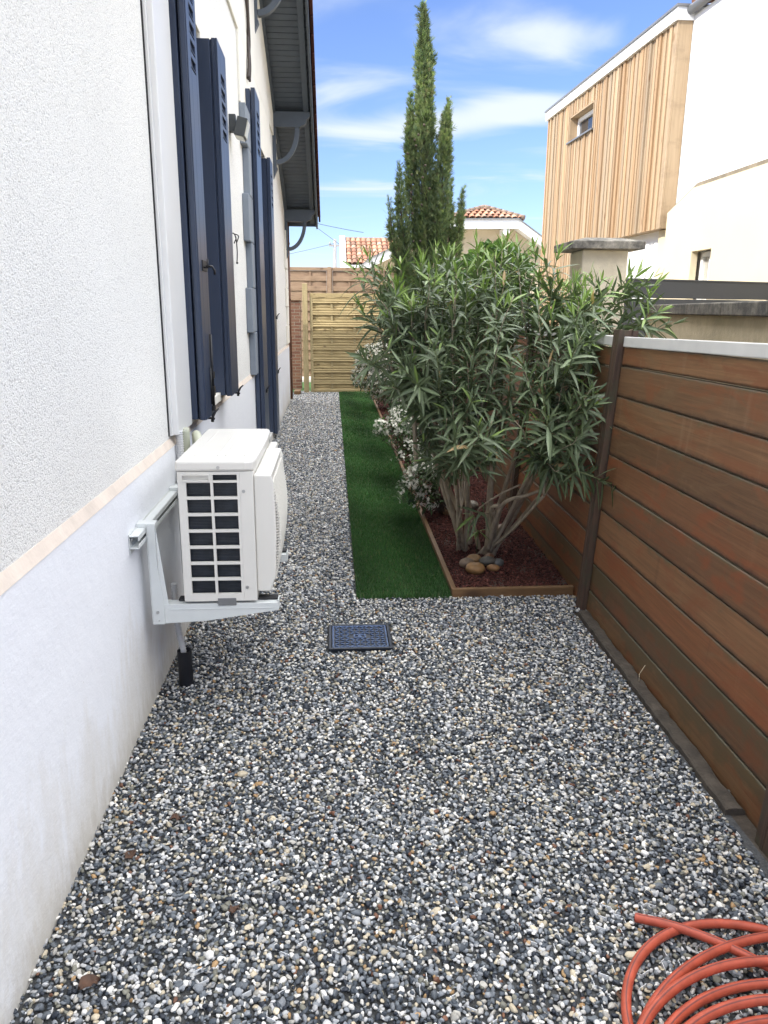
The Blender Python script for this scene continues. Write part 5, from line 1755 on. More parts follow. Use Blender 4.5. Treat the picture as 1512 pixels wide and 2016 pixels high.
# outline of the fascia in its own plane (x, z): long left slope, flat middle, right slope
FO = [(0.30, 2.30), (1.15, 3.02), (3.72, 4.22), (5.80, 4.26), (6.95, 3.50), (7.9, 2.8)]
YG = 25.0
mb = MB()
for (xa, za), (xb, zb_) in zip(FO[:-1], FO[1:]):
    mb.prism([(xa, YG, za - 0.235), (xb, YG, zb_ - 0.235), (xb, YG, zb_ + 0.03), (xa, YG, za + 0.03)], (0, 0.06, 0))
mb.build('fascia', MT['whitepaint'], gh)
mb = MB()
for (xa, za), (xb, zb_) in zip(FO[:-1], FO[1:]):
    mb.prism([(xa, YG - 0.06, za + 0.031), (xb, YG - 0.06, zb_ + 0.031), (xb, YG - 0.06, zb_ + 0.06), (xa, YG - 0.06, za + 0.06)], (0, 7, 0))
mb.build('roof_edge', MT['zinc'], gh)
mb = MB()
for (xa, za), (xb, zb_) in zip(FO[:-1], FO[1:]):
    mb.prism([(xa, YG + 0.061, za - 0.20), (xb, YG + 0.061, zb_ - 0.20), (xb, YG + 0.061, zb_ - 0.16), (xa, YG + 0.061, za - 0.16)], (0, 0.6, 0))
mb.build('soffit', MT['whitepaint'], gh)
mb = MB()
pts = [(1.2, YG + 0.62, -0.3)] + [(x, YG + 0.62, z - 0.205) for x, z in FO[1:-1]] + [(6.9, YG + 0.62, -0.3)]
mb.prism(pts, (0, 6, 0))
mb.build('wall', MT['farstone'], gh)
mb = MB()
mb.prism([(5.35, YG + 0.05, 4.02), (5.55, YG + 0.05, 4.02), (5.55, YG + 0.05, 3.90), (5.45, YG + 0.05, 3.82), (5.35, YG + 0.05, 3.88)], (0, 0.56, 0))
mb.build('bracket', MT['whitepaint'], gh)
mb = MB()
hip_w, hx, hz, hy = 2.36, 4.83, 4.30, YG + 0.1
ax, az, ay = 4.86, 4.66, YG + 0.75
ny = 4
for j in range(ny):
    f0 = j / ny
    wj = hip_w * (1 - f0)
    nn_ = max(1, int(wj / 0.19))
    tile_roof(mb, (hx - wj / 2 + (wj - nn_ * 0.19) / 2 + 0.02, hy + (ay - hy) * f0, hz + (az - hz) * f0), (0.19, 0, 0), (0, (ay - hy) / ny, (az - hz) / ny), nn_, 1, rt, TONE)
for sx in (-1, 1):
    a_ = Vector((hx + sx * hip_w / 2, hy, hz + 0.04)); b_ = Vector((ax, ay, az + 0.06))
    for k in range(7):
        s = rt.uniform(0.6, 0.95); mb.col = (0.27 * s, 0.20 * s, 0.15 * s)
        mb.tube([a_.lerp(b_, k / 7), a_.lerp(b_, (k + 1.1) / 7)], [0.085, 0.072], 8)
mb.build('hip_tiles', MT['tile'], gh)
mb = MB()
mb.prism([(hx - hip_w / 2, hy + 0.02, hz - 0.03), (hx + hip_w / 2, hy + 0.02, hz - 0.03), (ax, ay, az - 0.01)], (0, 5, 0.0))
mb.build('roof', MT['oldpanel'], gh)

# wires and a utility pole far off
def wire(a, b, sag, r=0.008):
    a, b = Vector(a), Vector(b)
    return [a.lerp(b, i / 12) - Vector((0, 0, sag * 4 * (i / 12) * (1 - i / 12))) for i in range(13)]
t = thing('utility_pole', 'slim far utility pole with its insulators beside the orange-tiled house', 'utility pole', (0.18, 40, 0))
mb = MB(); mb.tube([(0.20, 40, 0), (0.20, 40, 4.9)], [0.10, 0.07], 10); mb.build('shaft', MT['poleconcrete'], t)
mb = MB(); mb.box(-0.1, 0.5, 39.95, 40.05, 4.55, 4.63); mb.build('cross_arm', MT['poleconcrete'], t)
for x in (-0.05, 0.2, 0.45):
    mb = MB(); mb.cyl((x, 40, 4.63), (x, 40, 4.76), 0.035, 8); mb.build('insulator', MT['poleconcrete'], t)
for k, (a, b, s, lab) in enumerate([((-6, 26, 5.9), (1.2, 30, 4.3), 0.25, 'upper dark overhead wire running from behind the white house to the tiled house'),
                                   ((-3.5, 34, 6.9), (3.6, 34, 2.0), 0.05, 'overhead wire slanting steeply down to the right behind the brown fence'),
                                   ((-6, 36, 3.2), (0.2, 40, 4.7), 0.1, 'faint overhead wire rising to the utility pole')]):
    mb = MB(); mb.tube(wire(a, b, s), 0.009, 5)
    tag(mb.build('overhead_wire', MT['cable']), lab, 'wire', 'overhead wires')

# ================================================================== PLANTS
def leaf_mesh(name, leaves, mat, parent, nseg=5, fold=0.18):
    """leaves: list of (base, dir, up, length, width, droop, colour). One mesh of lance-shaped, folded, curved leaves with a paler midrib."""
    n = len(leaves)
    B = np.array([l[0] for l in leaves]); D = np.array([l[1] for l in leaves]); U = np.array([l[2] for l in leaves])
    Ln = np.array([l[3] for l in leaves]); Wd = np.array([l[4] for l in leaves]); Dr = np.array([l[5] for l in leaves]); Cc = np.array([l[6] for l in leaves])
    D /= np.linalg.norm(D, axis=1)[:, None]
    S = np.cross(D, U); S /= (np.linalg.norm(S, axis=1)[:, None] + 1e-9)
    Nn = np.cross(S, D)
    ts = np.linspace(0, 1, nseg + 1)
    prof = np.sin(PI * np.clip(ts, 0.02, 0.985) ** 0.85) ** 0.8
    V = []; C = []
    for t, w in zip(ts, prof):
        P = B + D * (Ln * t)[:, None] - np.array([0, 0, 1.0])[None] * (Dr * Ln * t * t)[:, None]
        e = S * (Wd * 0.5 * w)[:, None]; f = Nn * (Wd * fold * w)[:, None]
        V += [P - e + f, P, P + e + f]
        C += [Cc * 0.96, np.clip(Cc * 1.45 + 0.012, 0, 1), Cc * 1.02]
    V = np.stack(V, 1); C = np.stack(C, 1)
    F = []
    for i in range(nseg):
        a = i * 3; F += [(a, a + 1, a + 4, a + 3), (a + 1, a + 2, a + 5, a + 4)]
    F = np.array(F); nv = V.shape[1]
    FF = (F[None] + (np.arange(n) * nv)[:, None, None]).reshape(-1, 4)
    return link(name, np_mesh(name, V.reshape(-1, 3), FF, C.reshape(-1, 3), True), mat, parent)

# ---------------------------------------------------------------- oleander
ro = random.Random(17)
ol = thing('oleander', 'large bushy oleander with long narrow leaves and bare grey stems, leaning over the fence', 'shrub', (0.92, 4.72, 0.03))
BASES = [(0.86, 4.80, 0.03), (0.985, 4.70, 0.03), (0.93, 4.86, 0.03)]
# tips of the crown: x, y, z of the main shoots
TIPS = [(0.20, 4.55, 1.86), (0.27, 4.7, 1.80), (0.30, 4.35, 1.52), (0.42, 4.9, 1.84), (0.50, 4.5, 1.82), (0.58, 5.1, 1.90), (0.66, 4.55, 1.88), (0.74, 4.9, 1.92),
        (0.82, 4.5, 1.90), (0.90, 5.0, 1.96), (0.97, 4.55, 1.93), (1.05, 4.8, 1.96), (1.16, 4.6, 1.93), (1.22, 4.95, 1.88), (1.30, 4.55, 1.74), (1.38, 4.85, 1.72),
        (1.48, 4.6, 1.68), (1.60, 4.65, 1.74), (1.74, 4.60, 1.78), (1.90, 4.55, 1.72), (1.50, 4.25, 1.52), (0.52, 4.2, 1.35), (0.72, 4.15, 1.30), (0.95, 4.1, 1.32),
        (1.15, 4.1, 1.30), (1.30, 4.05, 1.42), (0.46, 4.45, 1.10), (0.62, 4.15, 0.98), (0.85, 4.05, 0.98), (1.08, 4.0, 1.00), (1.25, 3.95, 1.10), (1.31, 3.85, 1.18),
        (1.29, 3.80, 0.98), (1.18, 4.0, 0.92), (0.60, 4.6, 0.82), (1.05, 5.4, 1.7), (0.70, 5.5, 1.75), (0.48, 5.3, 1.6), (1.2, 5.3, 1.6), (0.88, 4.2, 1.62), (1.12, 4.25, 1.62), (0.66, 4.25, 1.62), (1.34, 4.25, 1.60), (0.44, 4.4, 1.60), (0.36, 4.3, 1.25)]
stems = MB(); leaves = []; green = MB()
def shoot_leaves(pts, start, seedtip=True, scale=1.0):
    """whorls of three along a shoot polyline from fraction `start` to the tip"""
    seg = [(b - a).length for a, b in zip(pts[:-1], pts[1:])]
    Lt = sum(seg)
    s = start * Lt
    ph = ro.uniform(0, 6.28)
    while s < Lt - 0.004:
        acc = 0
        for (a, b), l in zip(zip(pts[:-1], pts[1:]), seg):
            if acc + l >= s: break
            acc += l
        p = a.lerp(b, (s - acc) / l); T = (b - a).normalized()
        rest = Lt - s
        young = max(0.0, 1 - rest / 0.11)
        ang = math.radians(58 - 34 * young + ro.uniform(-20, 20))
        A = T.orthogonal().normalized(); Bq = T.cross(A)
        ph += 1.05 + ro.uniform(-.2, .2)
        for k in range(3):
            if ro.random() < 0.10: continue
            w = ph + k * 2.094 + ro.uniform(-.25, .25)
            rad = A * math.cos(w) + Bq * math.sin(w)
            d = T * math.cos(ang) + rad * math.sin(ang)
            L = ro.uniform(0.110, 0.178) * (1 - 0.45 * young) * scale
            W = L * ro.uniform(0.118, 0.155)
            up = (T * math.sin(ang) - rad * math.cos(ang))
            dr = ro.uniform(0.0, 0.6) * (1 - young)
            q = ro.random()
            if young > 0.25 and (p.z > 1.5 or ro.random() < 0.12):
                c = (0.135 + 0.06 * young, 0.20 + 0.075 * young, 0.062)
            elif q < 0.55: c = (0.086, 0.116, 0.056)
            elif q < 0.85: c = (0.110, 0.142, 0.072)
            elif q < 0.95: c = (0.155, 0.20, 0.11)
            else: c = (0.055, 0.084, 0.038)
            v_ = ro.uniform(0.8, 1.2)
            if ro.random() < 0.006: c = (0.36, 0.25, 0.12)
            leaves.append((tuple(p), tuple(d), tuple(up), L, W, dr, tuple(x * v_ for x in c)))
        s += (0.041 - 0.016 * young) * ro.uniform(0.8, 1.25)
# main stems: base index, fork point, thickness
FORKS = [(0, (0.66, 4.62, 0.70), 0.021), (0, (0.58, 4.72, 0.95), 0.017), (0, (0.74, 4.50, 0.62), 0.019), (0, (0.82, 4.62, 0.92), 0.021), (2, (0.88, 4.78, 1.02), 0.020), (2, (0.80, 4.98, 0.95), 0.018),
         (1, (0.96, 4.52, 0.74), 0.021), (1, (1.02, 4.66, 1.00), 0.023), (1, (1.10, 4.50, 0.82), 0.019), (1, (1.16, 4.58, 1.00), 0.018), (1, (1.22, 4.42, 0.74), 0.017), (1, (1.30, 4.52, 1.08), 0.016), (1, (1.06, 4.95, 1.02), 0.018), (1, (1.20, 4.20, 0.62), 0.014), (0, (0.76, 4.40, 0.50), 0.014), (1, (1.40, 4.50, 1.22), 0.014)]
forks = []
for i, (bi, fk, r0) in enumerate(FORKS):
    b = Vector(BASES[bi]) + Vector((ro.uniform(-.045, .045), ro.uniform(-.05, .05), -0.02))
    fk = Vector(fk) - Vector((0, 0, 0.09)); r0 *= 0.82
    mid = b.lerp(fk, 0.45) + Vector(((fk.x - b.x) * 0.12 + ro.uniform(-.03, .03), ro.uniform(-.03, .03), -0.02))
    path = catmull([b, mid, fk], 8)
    k_ = len(path) - 1
    stems.tube(path, [r0 * (1.3 if k == 0 else 1) * (1 - 0.35 * k / k_) * (1 + 0.08 * math.sin(k * 2.1 + i)) for k in range(k_ + 1)], 8)
    forks.append((fk, r0 * 0.65))
for i, tp in enumerate(TIPS):
    tp = Vector(tp)
    fork, rr = min(forks, key=lambda f: (abs(f[0].x - tp.x) * 1.3 + abs(f[0].y - tp.y) + max(0, f[0].z + 0.15 - tp.z) * 3 + 0.25 * abs(tp.z - f[0].z)))
    h = tp.z
    nf = 3
    knee = fork.lerp(tp, 0.28) + Vector((ro.uniform(-.03, .03), ro.uniform(-.04, .04), 0.03))
    p0 = catmull([fork, fork.lerp(knee, 0.5) + Vector((ro.uniform(-.015, .015), 0, 0.01)), knee], 5)
    stems.tube(p0, [rr * (1 - 0.35 * k / (len(p0) - 1)) for k in range(len(p0))], 7)
    for j in range(nf):
        e = tp + (Vector((0, 0, 0)) if j == 0 else Vector((ro.uniform(-.16, .16), ro.uniform(-.22, .22), ro.uniform(-.26, .01))))
        m1 = knee.lerp(e, 0.45) + Vector((ro.uniform(-.04, .04), ro.uniform(-.05, .05), ro.uniform(-.02, .05)))
        m2 = knee.lerp(e, 0.8) + Vector((ro.uniform(-.02, .02), ro.uniform(-.02, .02), 0.0))
        pp = catmull([knee, m1, m2, e], 6)
        r1 = rr * 0.55
        k_ = len(pp)
        (green if ro.random() < 0.45 else stems).tube(pp, [max(0.0022, r1 * (1 - 0.78 * k / (k_ - 1))) for k in range(k_)], 6)
        shoot_leaves(pp, ro.uniform(0.10, 0.35))
        if ro.random() < 0.7:       # a side shoot
            q = pp[int(k_ * ro.uniform(0.35, 0.6))]
            e2 = q + Vector((ro.uniform(-.14, .14), ro.uniform(-.20, .08), ro.uniform(0.06, 0.20)))
            pq = catmull([q, q.lerp(e2, 0.5) + Vector((0, 0, -.015)), e2], 6)
            green.tube(pq, [max(0.002, 0.004 * (1 - 0.6 * k / (len(pq) - 1))) for k in range(len(pq))], 5)
            shoot_leaves(pq, 0.15)
# low shoots hanging in front of the stems
for (x0, y0, z0) in ((0.70, 4.32, 0.66), (0.62, 4.42, 0.62), (0.80, 4.22, 0.72), (0.56, 4.50, 0.80), (1.12, 4.12, 0.74), (1.24, 4.02, 0.68), (0.90, 4.15, 0.80)):
    fk, rr = min(forks, key=lambda f: (f[0] - Vector((x0, y0 + 0.15, z0))).length)
    e = Vector((x0, y0, z0))
    pp = catmull([fk, fk.lerp(e, 0.5) + Vector((0, 0, 0.09)), e + Vector((0, 0, 0.03)), e], 6)
    green.tube(pp, [max(0.0022, 0.006 * (1 - 0.7 * q / (len(pp) - 1))) for q in range(len(pp))], 6)
    shoot_leaves(pp, 0.25)
# long straight upright shoots, leafy along their whole length
for k in range(22):
    fk, rr = forks[k % len(forks)]
    x0 = fk.x + ro.uniform(-.12, .12); y0 = fk.y + ro.uniform(-.18, .10)
    top_ = Vector((x0 + (x0 - 0.93) * 0.35 + ro.uniform(-.06, .06), y0 + ro.uniform(-.12, .10), ro.uniform(1.35, 1.85)))
    if top_.x > 1.30: top_.z = max(top_.z, 1.5)
    m_ = fk.lerp(top_, 0.5) + Vector((ro.uniform(-.03, .03), ro.uniform(-.03, .03), 0))
    pp = catmull([fk, m_, top_], 9)
    green.tube(pp, [max(0.0024, 0.0085 * (1 - 0.72 * q / (len(pp) - 1))) for q in range(len(pp))], 6)
    shoot_leaves(pp, 0.12)
# low bare branches sweeping right in front of the fence, cut ends included
def bare(pts, r0, r1):
    p = catmull(pts, 7)
    stems.tube(p, [r0 + (r1 - r0) * k / (len(p) - 1) for k in range(len(p))], 7)
    return p
bare([(0.985, 4.66, 0.06), (0.99, 4.50, 0.30), (1.03, 4.42, 0.44), (1.14, 4.34, 0.50), (1.24, 4.28, 0.56)], 0.016, 0.009)
bare([(0.99, 4.50, 0.32), (0.955, 4.44, 0.40), (0.985, 4.38, 0.43)], 0.013, 0.011)
bare([(1.00, 4.66, 0.05), (1.08, 4.56, 0.30), (1.16, 4.45, 0.58), (1.18, 4.4, 0.68)], 0.015, 0.010)
bare([(1.01, 4.70, 0.05), (1.15, 4.62, 0.25), (1.28, 4.52, 0.48), (1.33, 4.40, 0.62), (1.36, 4.1, 0.68)], 0.011, 0.006)
bare([(1.01, 4.72, 0.05), (1.17, 4.68, 0.22), (1.30, 4.62, 0.42)], 0.010, 0.006)
bare([(0.84, 4.78, 0.04), (0.80, 4.70, 0.28), (0.75, 4.60, 0.52), (0.66, 4.55, 0.78), (0.56, 4.5, 1.0)], 0.019, 0.010)
bare([(0.84, 4.82, 0.04), (0.78, 4.80, 0.22), (0.745, 4.74, 0.36)], 0.014, 0.010)
bare([(0.50, 4.55, 0.66), (0.48, 4.52, 0.95), (0.475, 4.5, 1.3), (0.44, 4.5, 1.6)], 0.014, 0.008)
bare([(0.80, 4.75, 0.30), (0.66, 4.7, 0.62), (0.48, 4.6, 0.95), (0.36, 4.6, 1.2), (0.27, 4.55, 1.45)], 0.014, 0.007)
# pale suckers at the foot
pp = catmull([(0.915, 4.68, 0.05), (0.905, 4.60, 0.14), (0.90, 4.57, 0.22)], 5)
green.tube(pp, 0.004, 5)
for k in range(8):
    w = k * 0.8; d = (math.cos(w), math.sin(w) - 0.3, -0.5 if k < 5 else 0.7)
    leaves.append(((0.90, 4.57, 0.215), d, (0, 0, 1), 0.095, 0.016, 0.25, (0.16, 0.24, 0.07)))
pp = bare([(0.97, 4.6, 0.32), (0.88, 4.5, 0.37), (0.98, 4.42, 0.48), (1.10, 4.36, 0.56)], 0.004, 0.006)
shoot_leaves(catmull([(0.97, 4.52, 0.36), (0.86, 4.45, 0.36), (0.80, 4.42, 0.30)], 5), 0.3)
stems.build('stems', MT['bark'], ol)
green.build('green_shoots', MT['greenstem'], ol)['kind'] = 'stuff'
leaf_mesh('foliage', leaves, MT['leaf'], ol)

# ---------------------------------------------------------------- cypress
rc = np.random.default_rng(23)
cy = thing('cypress_tree', 'tall slender cypress with several upright spires rising above the shrubs', 'tree', (1.33, 10.5, 0))
YC = 10.5
# spires: list of (x, dy, z, radius) along each axis
SPIRES = [
    [(1.24, 0, 1.2, 0.14), (1.22, 0, 2.0, 0.15), (1.20, 0, 2.7, 0.15), (1.19, 0, 3.2, 0.17), (1.185, 0, 3.7, 0.165), (1.18, 0, 4.15, 0.135), (1.17, 0, 4.55, 0.115), (1.165, 0, 4.68, 0.065), (1.16, 0, 4.88, 0.035), (1.145, 0, 5.07, 0.008), (1.14, 0, 5.13, 0.003)],
    [(1.30, -0.1, 1.3, 0.12), (1.36, -0.1, 2.2, 0.15), (1.40, -0.1, 2.9, 0.125), (1.43, -0.1, 3.4, 0.095), (1.445, -0.1, 3.75, 0.065), (1.46, -0.1, 3.95, 0.02), (1.47, -0.1, 4.08, 0.003)],
    [(1.08, 0.05, 2.3, 0.06), (1.04, 0.05, 3.0, 0.10), (1.02, 0.05, 3.5, 0.085), (1.01, 0.05, 3.85, 0.045), (1.01, 0.05, 4.02, 0.02), (1.01, 0.05, 4.14, 0.003)],
    [(1.12, -0.12, 1.4, 0.07), (0.98, -0.12, 2.1, 0.09), (0.91, -0.12, 2.6, 0.085), (0.875, -0.12, 3.0, 0.05), (0.87, -0.12, 3.18, 0.02), (0.865, -0.12, 3.32, 0.003)],
    [(1.04, -0.15, 1.5, 0.07), (0.87, -0.15, 2.1, 0.08), (0.78, -0.15, 2.5, 0.06), (0.75, -0.15, 2.78, 0.02), (0.73, -0.15, 2.92, 0.003)],
    [(1.42, 0.05, 1.4, 0.08), (1.53, 0.05, 2.2, 0.08), (1.54, 0.05, 2.7, 0.06), (1.54, 0.05, 3.0, 0.02), (1.55, 0.05, 3.16, 0.003)],
    [(1.50, -0.1, 1.4, 0.08), (1.60, -0.1, 2.1, 0.085), (1.645, -0.1, 2.6, 0.065), (1.67, -0.1, 2.88, 0.02), (1.69, -0.1, 3.04, 0.003)],
    [(1.28, 0.16, 1.6, 0.10), (1.32, 0.16, 2.4, 0.12), (1.30, 0.16, 2.9, 0.08), (1.30, 0.16, 3.2, 0.02)],
    [(0.98, -0.05, 1.3, 0.08), (0.93, -0.08, 1.9, 0.10), (0.90, -0.08, 2.25, 0.07), (0.90, -0.08, 2.5, 0.02)],
    [(0.98, 0.05, 0.9, 0.10), (0.82, 0, 1.3, 0.12), (0.72, 0, 1.62, 0.09), (0.70, 0, 1.85, 0.02)],
    [(1.5, 0.05, 0.9, 0.10), (1.66, 0, 1.4, 0.12), (1.74, 0, 1.8, 0.08), (1.76, 0, 2.0, 0.02)],
]
trunk = MB()
for si, sp in enumerate(SPIRES):
    pts = [(x, YC + d, z) for x, d, z, r in sp]
    cp = catmull(pts, 4)
    r0 = 0.055 if si == 0 else 0.02
    trunk.tube(cp, [max(0.004, r0 * (1 - k / (len(cp) - 1))) for k in range(len(cp))], 7)
trunk.tube([(1.25, YC, 0.0), (1.24, YC, 0.5)], [0.075, 0.055], 9)
for sp in SPIRES[1:]:
    x, d, z, r = sp[0]
    trunk.tube(catmull([(1.24, YC, z - 0.5), ((1.24 + x) / 2, YC + d / 2, z - 0.2), (x, YC + d, z)], 4), 0.018, 6)
trunk.build('trunk', MT['darkbark'], cy)
SV, SF, SCc = [], [], []
def sprays(P, D, L, W, C, rng):
    """flat scale-leaf sprays: a tapering axis blade with two side blades"""
    n = len(P)
    ref = rng.normal(size=(n, 3))
    S = np.cross(D, ref); S /= np.linalg.norm(S, axis=1)[:, None]
    out = []
    for side, off, ln, wd in ((0, 0, 1.0, 1.0), (1, 0.15, 0.72, 0.8), (-1, 0.25, 0.68, 0.8), (1, 0.45, 0.5, 0.7), (-1, 0.52, 0.45, 0.7)):
        d = D + S * (0.62 * side); d /= np.linalg.norm(d, axis=1)[:, None]
        b = P + D * (L * off)[:, None]
        s = np.cross(d, ref); s /= np.linalg.norm(s, axis=1)[:, None]
        w = s * (W * wd * 0.5)[:, None]
        tip = b + d * (L * ln)[:, None]; m = b + d * (L * ln * 0.45)[:, None]
        out.append(np.stack([b - w * 0.4, b + w * 0.4, m + w, tip, m - w], 1))
    V = np.concatenate(out, 0).reshape(-1, 3)
    k = len(out) * n
    F = (np.array([[0, 1, 2], [0, 2, 4], [4, 2, 3]])[None] + (np.arange(k) * 5)[:, None, None]).reshape(-1, 3)
    Cc = np.repeat(np.concatenate([C] * len(out), 0), 5, 0)
    return V, F, Cc
lst = []
for si, sp in enumerate(SPIRES):
    A = np.array([(x, YC + d, z) for x, d, z, r in sp]); R = np.array([r for *_, r in sp])
    zs_ = A[:, 2]
    length = zs_[-1] - zs_[0]
    n = int(4300 * length * (R.mean() / 0.12) ** 0.9)
    z = rc.uniform(zs_[0], zs_[-1], n)
    Rz = np.interp(z, zs_, R)
    z = z[rc.random(n) < np.clip(Rz / 0.075, 0.12, 1.0)]; n = len(z)
    ax = np.stack([np.interp(z, zs_, A[:, 0]), np.interp(z, zs_, A[:, 1]), z], 1)
    th = rc.uniform(0, 2 * PI, n)
    # foliage gathers in upright plumes with gaps between
    plume = 0.68 + 0.34 * np.sin(th * 4 + z * 2.1 + si) * np.sin(z * 6.0 + th * 2 + si * 2) + 0.10 * np.sin(z * 23 + th * 3)
    rad = np.interp(z, zs_, R) * np.sqrt(rc.uniform(0.12, 1.0, n)) * plume * rc.uniform(0.9, 1.18, n)
    gap = np.sin(th * 3 + z * 6 + si) * np.sin(z * 10 + th * 1.3 + si * 2)
    ok = ~((gap > 0.22) & (z < 3.3) & (rc.random(n) < 0.9))
    ax, th, rad, z = ax[ok], th[ok], rad[ok], z[ok]; n = len(z)
    P = ax + np.stack([np.cos(th) * rad, np.sin(th) * rad, np.zeros(n)], 1)
    out = np.stack([np.cos(th), np.sin(th), np.zeros(n)], 1)
    D = out * rc.uniform(0.1, 0.9, n)[:, None] + np.array([0, 0, 1.0])[None] * rc.uniform(0.6, 1.2, n)[:, None] + rc.normal(0, 0.22, (n, 3))
    D /= np.linalg.norm(D, axis=1)[:, None]
    L = rc.uniform(0.035, 0.090, n); W = np.clip(L * rc.uniform(0.09, 0.15, n), 0.004, 0.011)
    far = rc.random(n) < 0.07; L = np.where(far, L * 1.7, L)
    pal = np.array([(0.165, 0.21, 0.105), (0.21, 0.255, 0.12), (0.11, 0.155, 0.09), (0.27, 0.30, 0.14), (0.19, 0.17, 0.10)])
    C = pal[rc.choice(5, n, p=[0.36, 0.28, 0.2, 0.12, 0.04])] * np.exp(rc.normal(0, 0.18, (n, 1)))
    lst.append(sprays(P, D, L, W, C, rc))
# wispy leader
n = 160
z = rc.uniform(4.6, 5.08, n); th = rc.uniform(0, 2 * PI, n); rad = rc.uniform(0.0, 0.06, n)
P = np.stack([1.165 - (z - 4.6) * 0.05 + np.cos(th) * rad, YC + np.sin(th) * rad, z], 1)
D = np.stack([np.cos(th) * 0.8, np.sin(th) * 0.8, np.full(n, 1.0)], 1); D /= np.linalg.norm(D, axis=1)[:, None]
lst.append(sprays(P, D, rc.uniform(0.05, 0.10, n), np.full(n, 0.010), np.tile([(0.085, 0.10, 0.05)], (n, 1)), rc))
V, F, C = merge(lst)
link('crown', np_mesh('crown', V, F, C), MT['needle'], cy)
mb = MB()
for k in range(30):
    z_ = random.uniform(2.2, 3.9); a_ = random.uniform(PI, 2 * PI)
    mb.sphere((1.18 + 0.24 * math.cos(a_) * random.uniform(.7, 1.1), YC + 0.22 * math.sin(a_), z_), 0.016, 0, 7, 5)
o = mb.build('cones', simple('cypress_cone', (0.085, 0.065, 0.045), 0.8, 0.3, 30), cy); o['kind'] = 'stuff'

# ---------------------------------------------------------------- flowering shrubs and other bed plants
def bush(name, label, cat, base, lobes, nleaf, lsz, pal, nflower, seed, group=None, flower=True, droopy=0.2, wide=0.5, nstem=14):
    rng = np.random.default_rng(seed); r = random.Random(seed)
    t = thing(name, label, cat, base, group)
    st = MB(); lv = []; fl = MB()
    tot = sum(l[3] ** 2 for l in lobes)
    for (cx, cy_, cz, rad) in lobes:
        c = Vector((cx, cy_, cz))
        share = rad ** 2 / tot
        for k in range(max(3, int(nstem * share))):
            e = c + Vector((r.gauss(0, 1), r.gauss(0, 1), r.gauss(0, 1))).normalized() * rad * r.uniform(.5, .95)
            b = Vector(base) + Vector((r.uniform(-.05, .05), r.uniform(-.05, .05), 0))
            st.tube(bez(b, b.lerp(e, 0.5) + Vector((0, 0, 0.1 * rad)), e, 7), [0.007 - 0.0009 * q for q in range(7)], 5)
        for k in range(int(nleaf * share)):
            d = Vector((r.gauss(0, 1), r.gauss(0, 1), r.gauss(0, 1))).normalized()
            lump = 0.80 + 0.22 * math.sin(d.x * 7 + seed) * math.sin(d.y * 6 + 1) * math.sin(d.z * 8 + 2)
            rr = rad * (r.random() ** 0.35) * lump
            p = c + d * rr
            if p.z < 0.05: continue
            dr = (d + Vector((r.gauss(0, .6), r.gauss(0, .6), r.gauss(0.2, .6)))).normalized()
            q = pal[r.randrange(len(pal))]; v_ = r.uniform(0.75, 1.25)
            L = lsz * r.uniform(0.7, 1.3)
            lv.append((tuple(p), tuple(dr), (r.gauss(0, .5), r.gauss(0, .5), 1), L, L * wide * r.uniform(.8, 1.2), r.uniform(0, droopy * 2), tuple(x * v_ for x in q)))
        for k in range(int(nflower * share)):
            d = Vector((r.gauss(0, 1), r.gauss(0, 1) - 0.25, r.gauss(0, 1) + 0.35)).normalized()
            lump = 0.80 + 0.22 * math.sin(d.x * 7 + seed) * math.sin(d.y * 6 + 1) * math.sin(d.z * 8 + 2)
            cc = c + d * rad * lump * r.uniform(0.92, 1.08)
            if cc.z < 0.06: continue
            for f in range(r.randint(3, 6)):
                p = cc + Vector((r.gauss(0, 1), r.gauss(0, 1), r.gauss(0, 1))) * 0.014
                nrm = (d + Vector((r.gauss(0, .5), r.gauss(0, .5), r.gauss(0, .5)))).normalized()
                a = nrm.orthogonal().normalized(); b = nrm.cross(a)
                s = r.uniform(0.010, 0.016)
                for pe in range(5):
                    w = pe * 1.2566; u1 = a * math.cos(w) + b * math.sin(w); u2 = a * math.cos(w + .45) + b * math.sin(w + .45); u0 = a * math.cos(w - .45) + b * math.sin(w - .45)
                    s *= 1.0
                    fl._add([p, p + u0 * s * 0.7 + nrm * .002, p + u1 * s + nrm * 0.001, p + u2 * s * 0.7 + nrm * .002], [(0, 1, 2, 3)], 0, False)
    st.build('stems', MT['darkbark'], t)
    leaf_mesh('foliage', lv, MT['softleaf'], t, nseg=3, fold=0.12)
    if flower and fl.v:
        o = fl.build('blossom', MT['petal'], t); o['kind'] = 'stuff'
    return t
DK = [(0.042, 0.072, 0.030), (0.058, 0.098, 0.038), (0.075, 0.120, 0.046), (0.034, 0.060, 0.028)]
MID = [(0.055, 0.10, 0.035), (0.075, 0.13, 0.045), (0.045, 0.08, 0.03)]
bush('flowering_shrub', 'rounded shrub thick with white blossom in front of the pine screen', 'shrub', (0.98, 12.4, 0.03),
     [(0.60, 12.3, 0.80, 0.28), (0.90, 12.4, 0.84, 0.32), (0.50, 12.3, 0.52, 0.24), (0.78, 12.2, 0.40, 0.32), (1.1, 12.3, 0.55, 0.30)], 5200, 0.040, DK, 1000, 41, 'white blossoming shrubs', nstem=30)
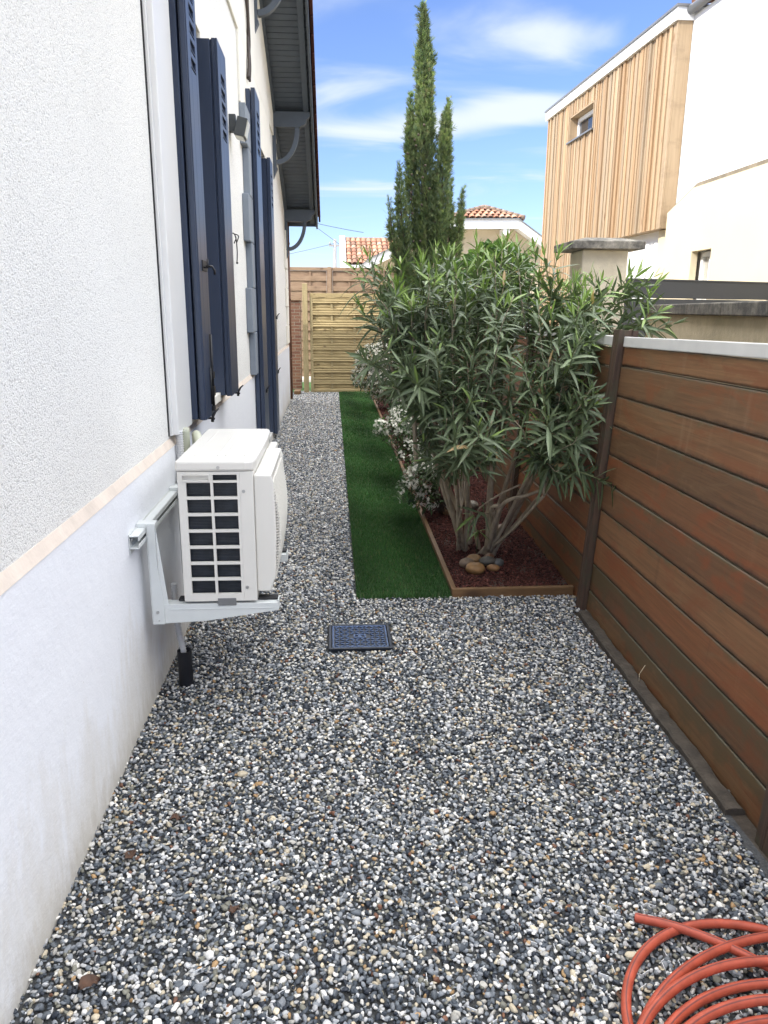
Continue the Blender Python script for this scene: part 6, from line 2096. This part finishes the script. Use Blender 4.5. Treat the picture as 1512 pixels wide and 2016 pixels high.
bush('flowering_shrub', 'loose white-flowered shrub spilling over the timber edging beside the lawn', 'shrub', (0.86, 7.0, 0.03),
     [(0.66, 6.9, 0.58, 0.20), (0.55, 6.8, 0.50, 0.14), (0.42, 6.75, 0.55, 0.09), (0.82, 7.0, 0.45, 0.24), (0.68, 6.8, 0.30, 0.17), (0.95, 7.0, 0.6, 0.2)], 1900, 0.036, MID + DK, 250, 42, 'white blossoming shrubs', nstem=40)
bush('flowering_shrub', 'low white-flowered shrub nearest the oleander, hanging over the edging', 'shrub', (0.86, 5.75, 0.03),
     [(0.68, 5.65, 0.36, 0.17), (0.57, 5.6, 0.24, 0.12), (0.82, 5.75, 0.42, 0.20), (0.70, 5.6, 0.18, 0.11)], 1300, 0.034, MID + DK, 150, 43, 'white blossoming shrubs', nstem=34)
bush('flowering_shrub', 'white-flowered shrub half hidden between the oleander and the cypress', 'shrub', (1.1, 8.6, 0.03),
     [(0.98, 8.5, 0.75, 0.32), (1.2, 8.6, 0.6, 0.3), (0.85, 8.4, 0.45, 0.24)], 2300, 0.038, DK + MID, 330, 44, 'white blossoming shrubs', nstem=30)
bush('round_leaf_shrub', 'small grey-green leafy shrub right of the white blossoming shrub by the screen', 'shrub', (0.98, 9.9, 0.03),
     [(0.90, 9.8, 0.50, 0.24), (0.98, 9.9, 0.72, 0.2), (0.84, 9.7, 0.28, 0.2)], 1700, 0.036, [(0.06, 0.095, 0.05), (0.08, 0.115, 0.06)], 0, 45, flower=False, nstem=22)
bush('climbing_shrub', 'bright green round-leaved climber behind the oleander below the stone house', 'shrub', (1.45, 7.3, 0.03),
     [(1.25, 7.2, 1.82, 0.26), (1.50, 7.3, 1.95, 0.27), (1.72, 7.4, 1.88, 0.22), (1.35, 7.3, 1.5, 0.34), (1.62, 7.3, 1.5, 0.34), (1.45, 7.3, 1.98, 0.17)], 2600, 0.075, [(0.085, 0.155, 0.045), (0.11, 0.19, 0.055), (0.065, 0.12, 0.04), (0.14, 0.22, 0.07)], 0, 46, flower=False, wide=0.72, nstem=40)

print('objects', len(bpy.data.objects))
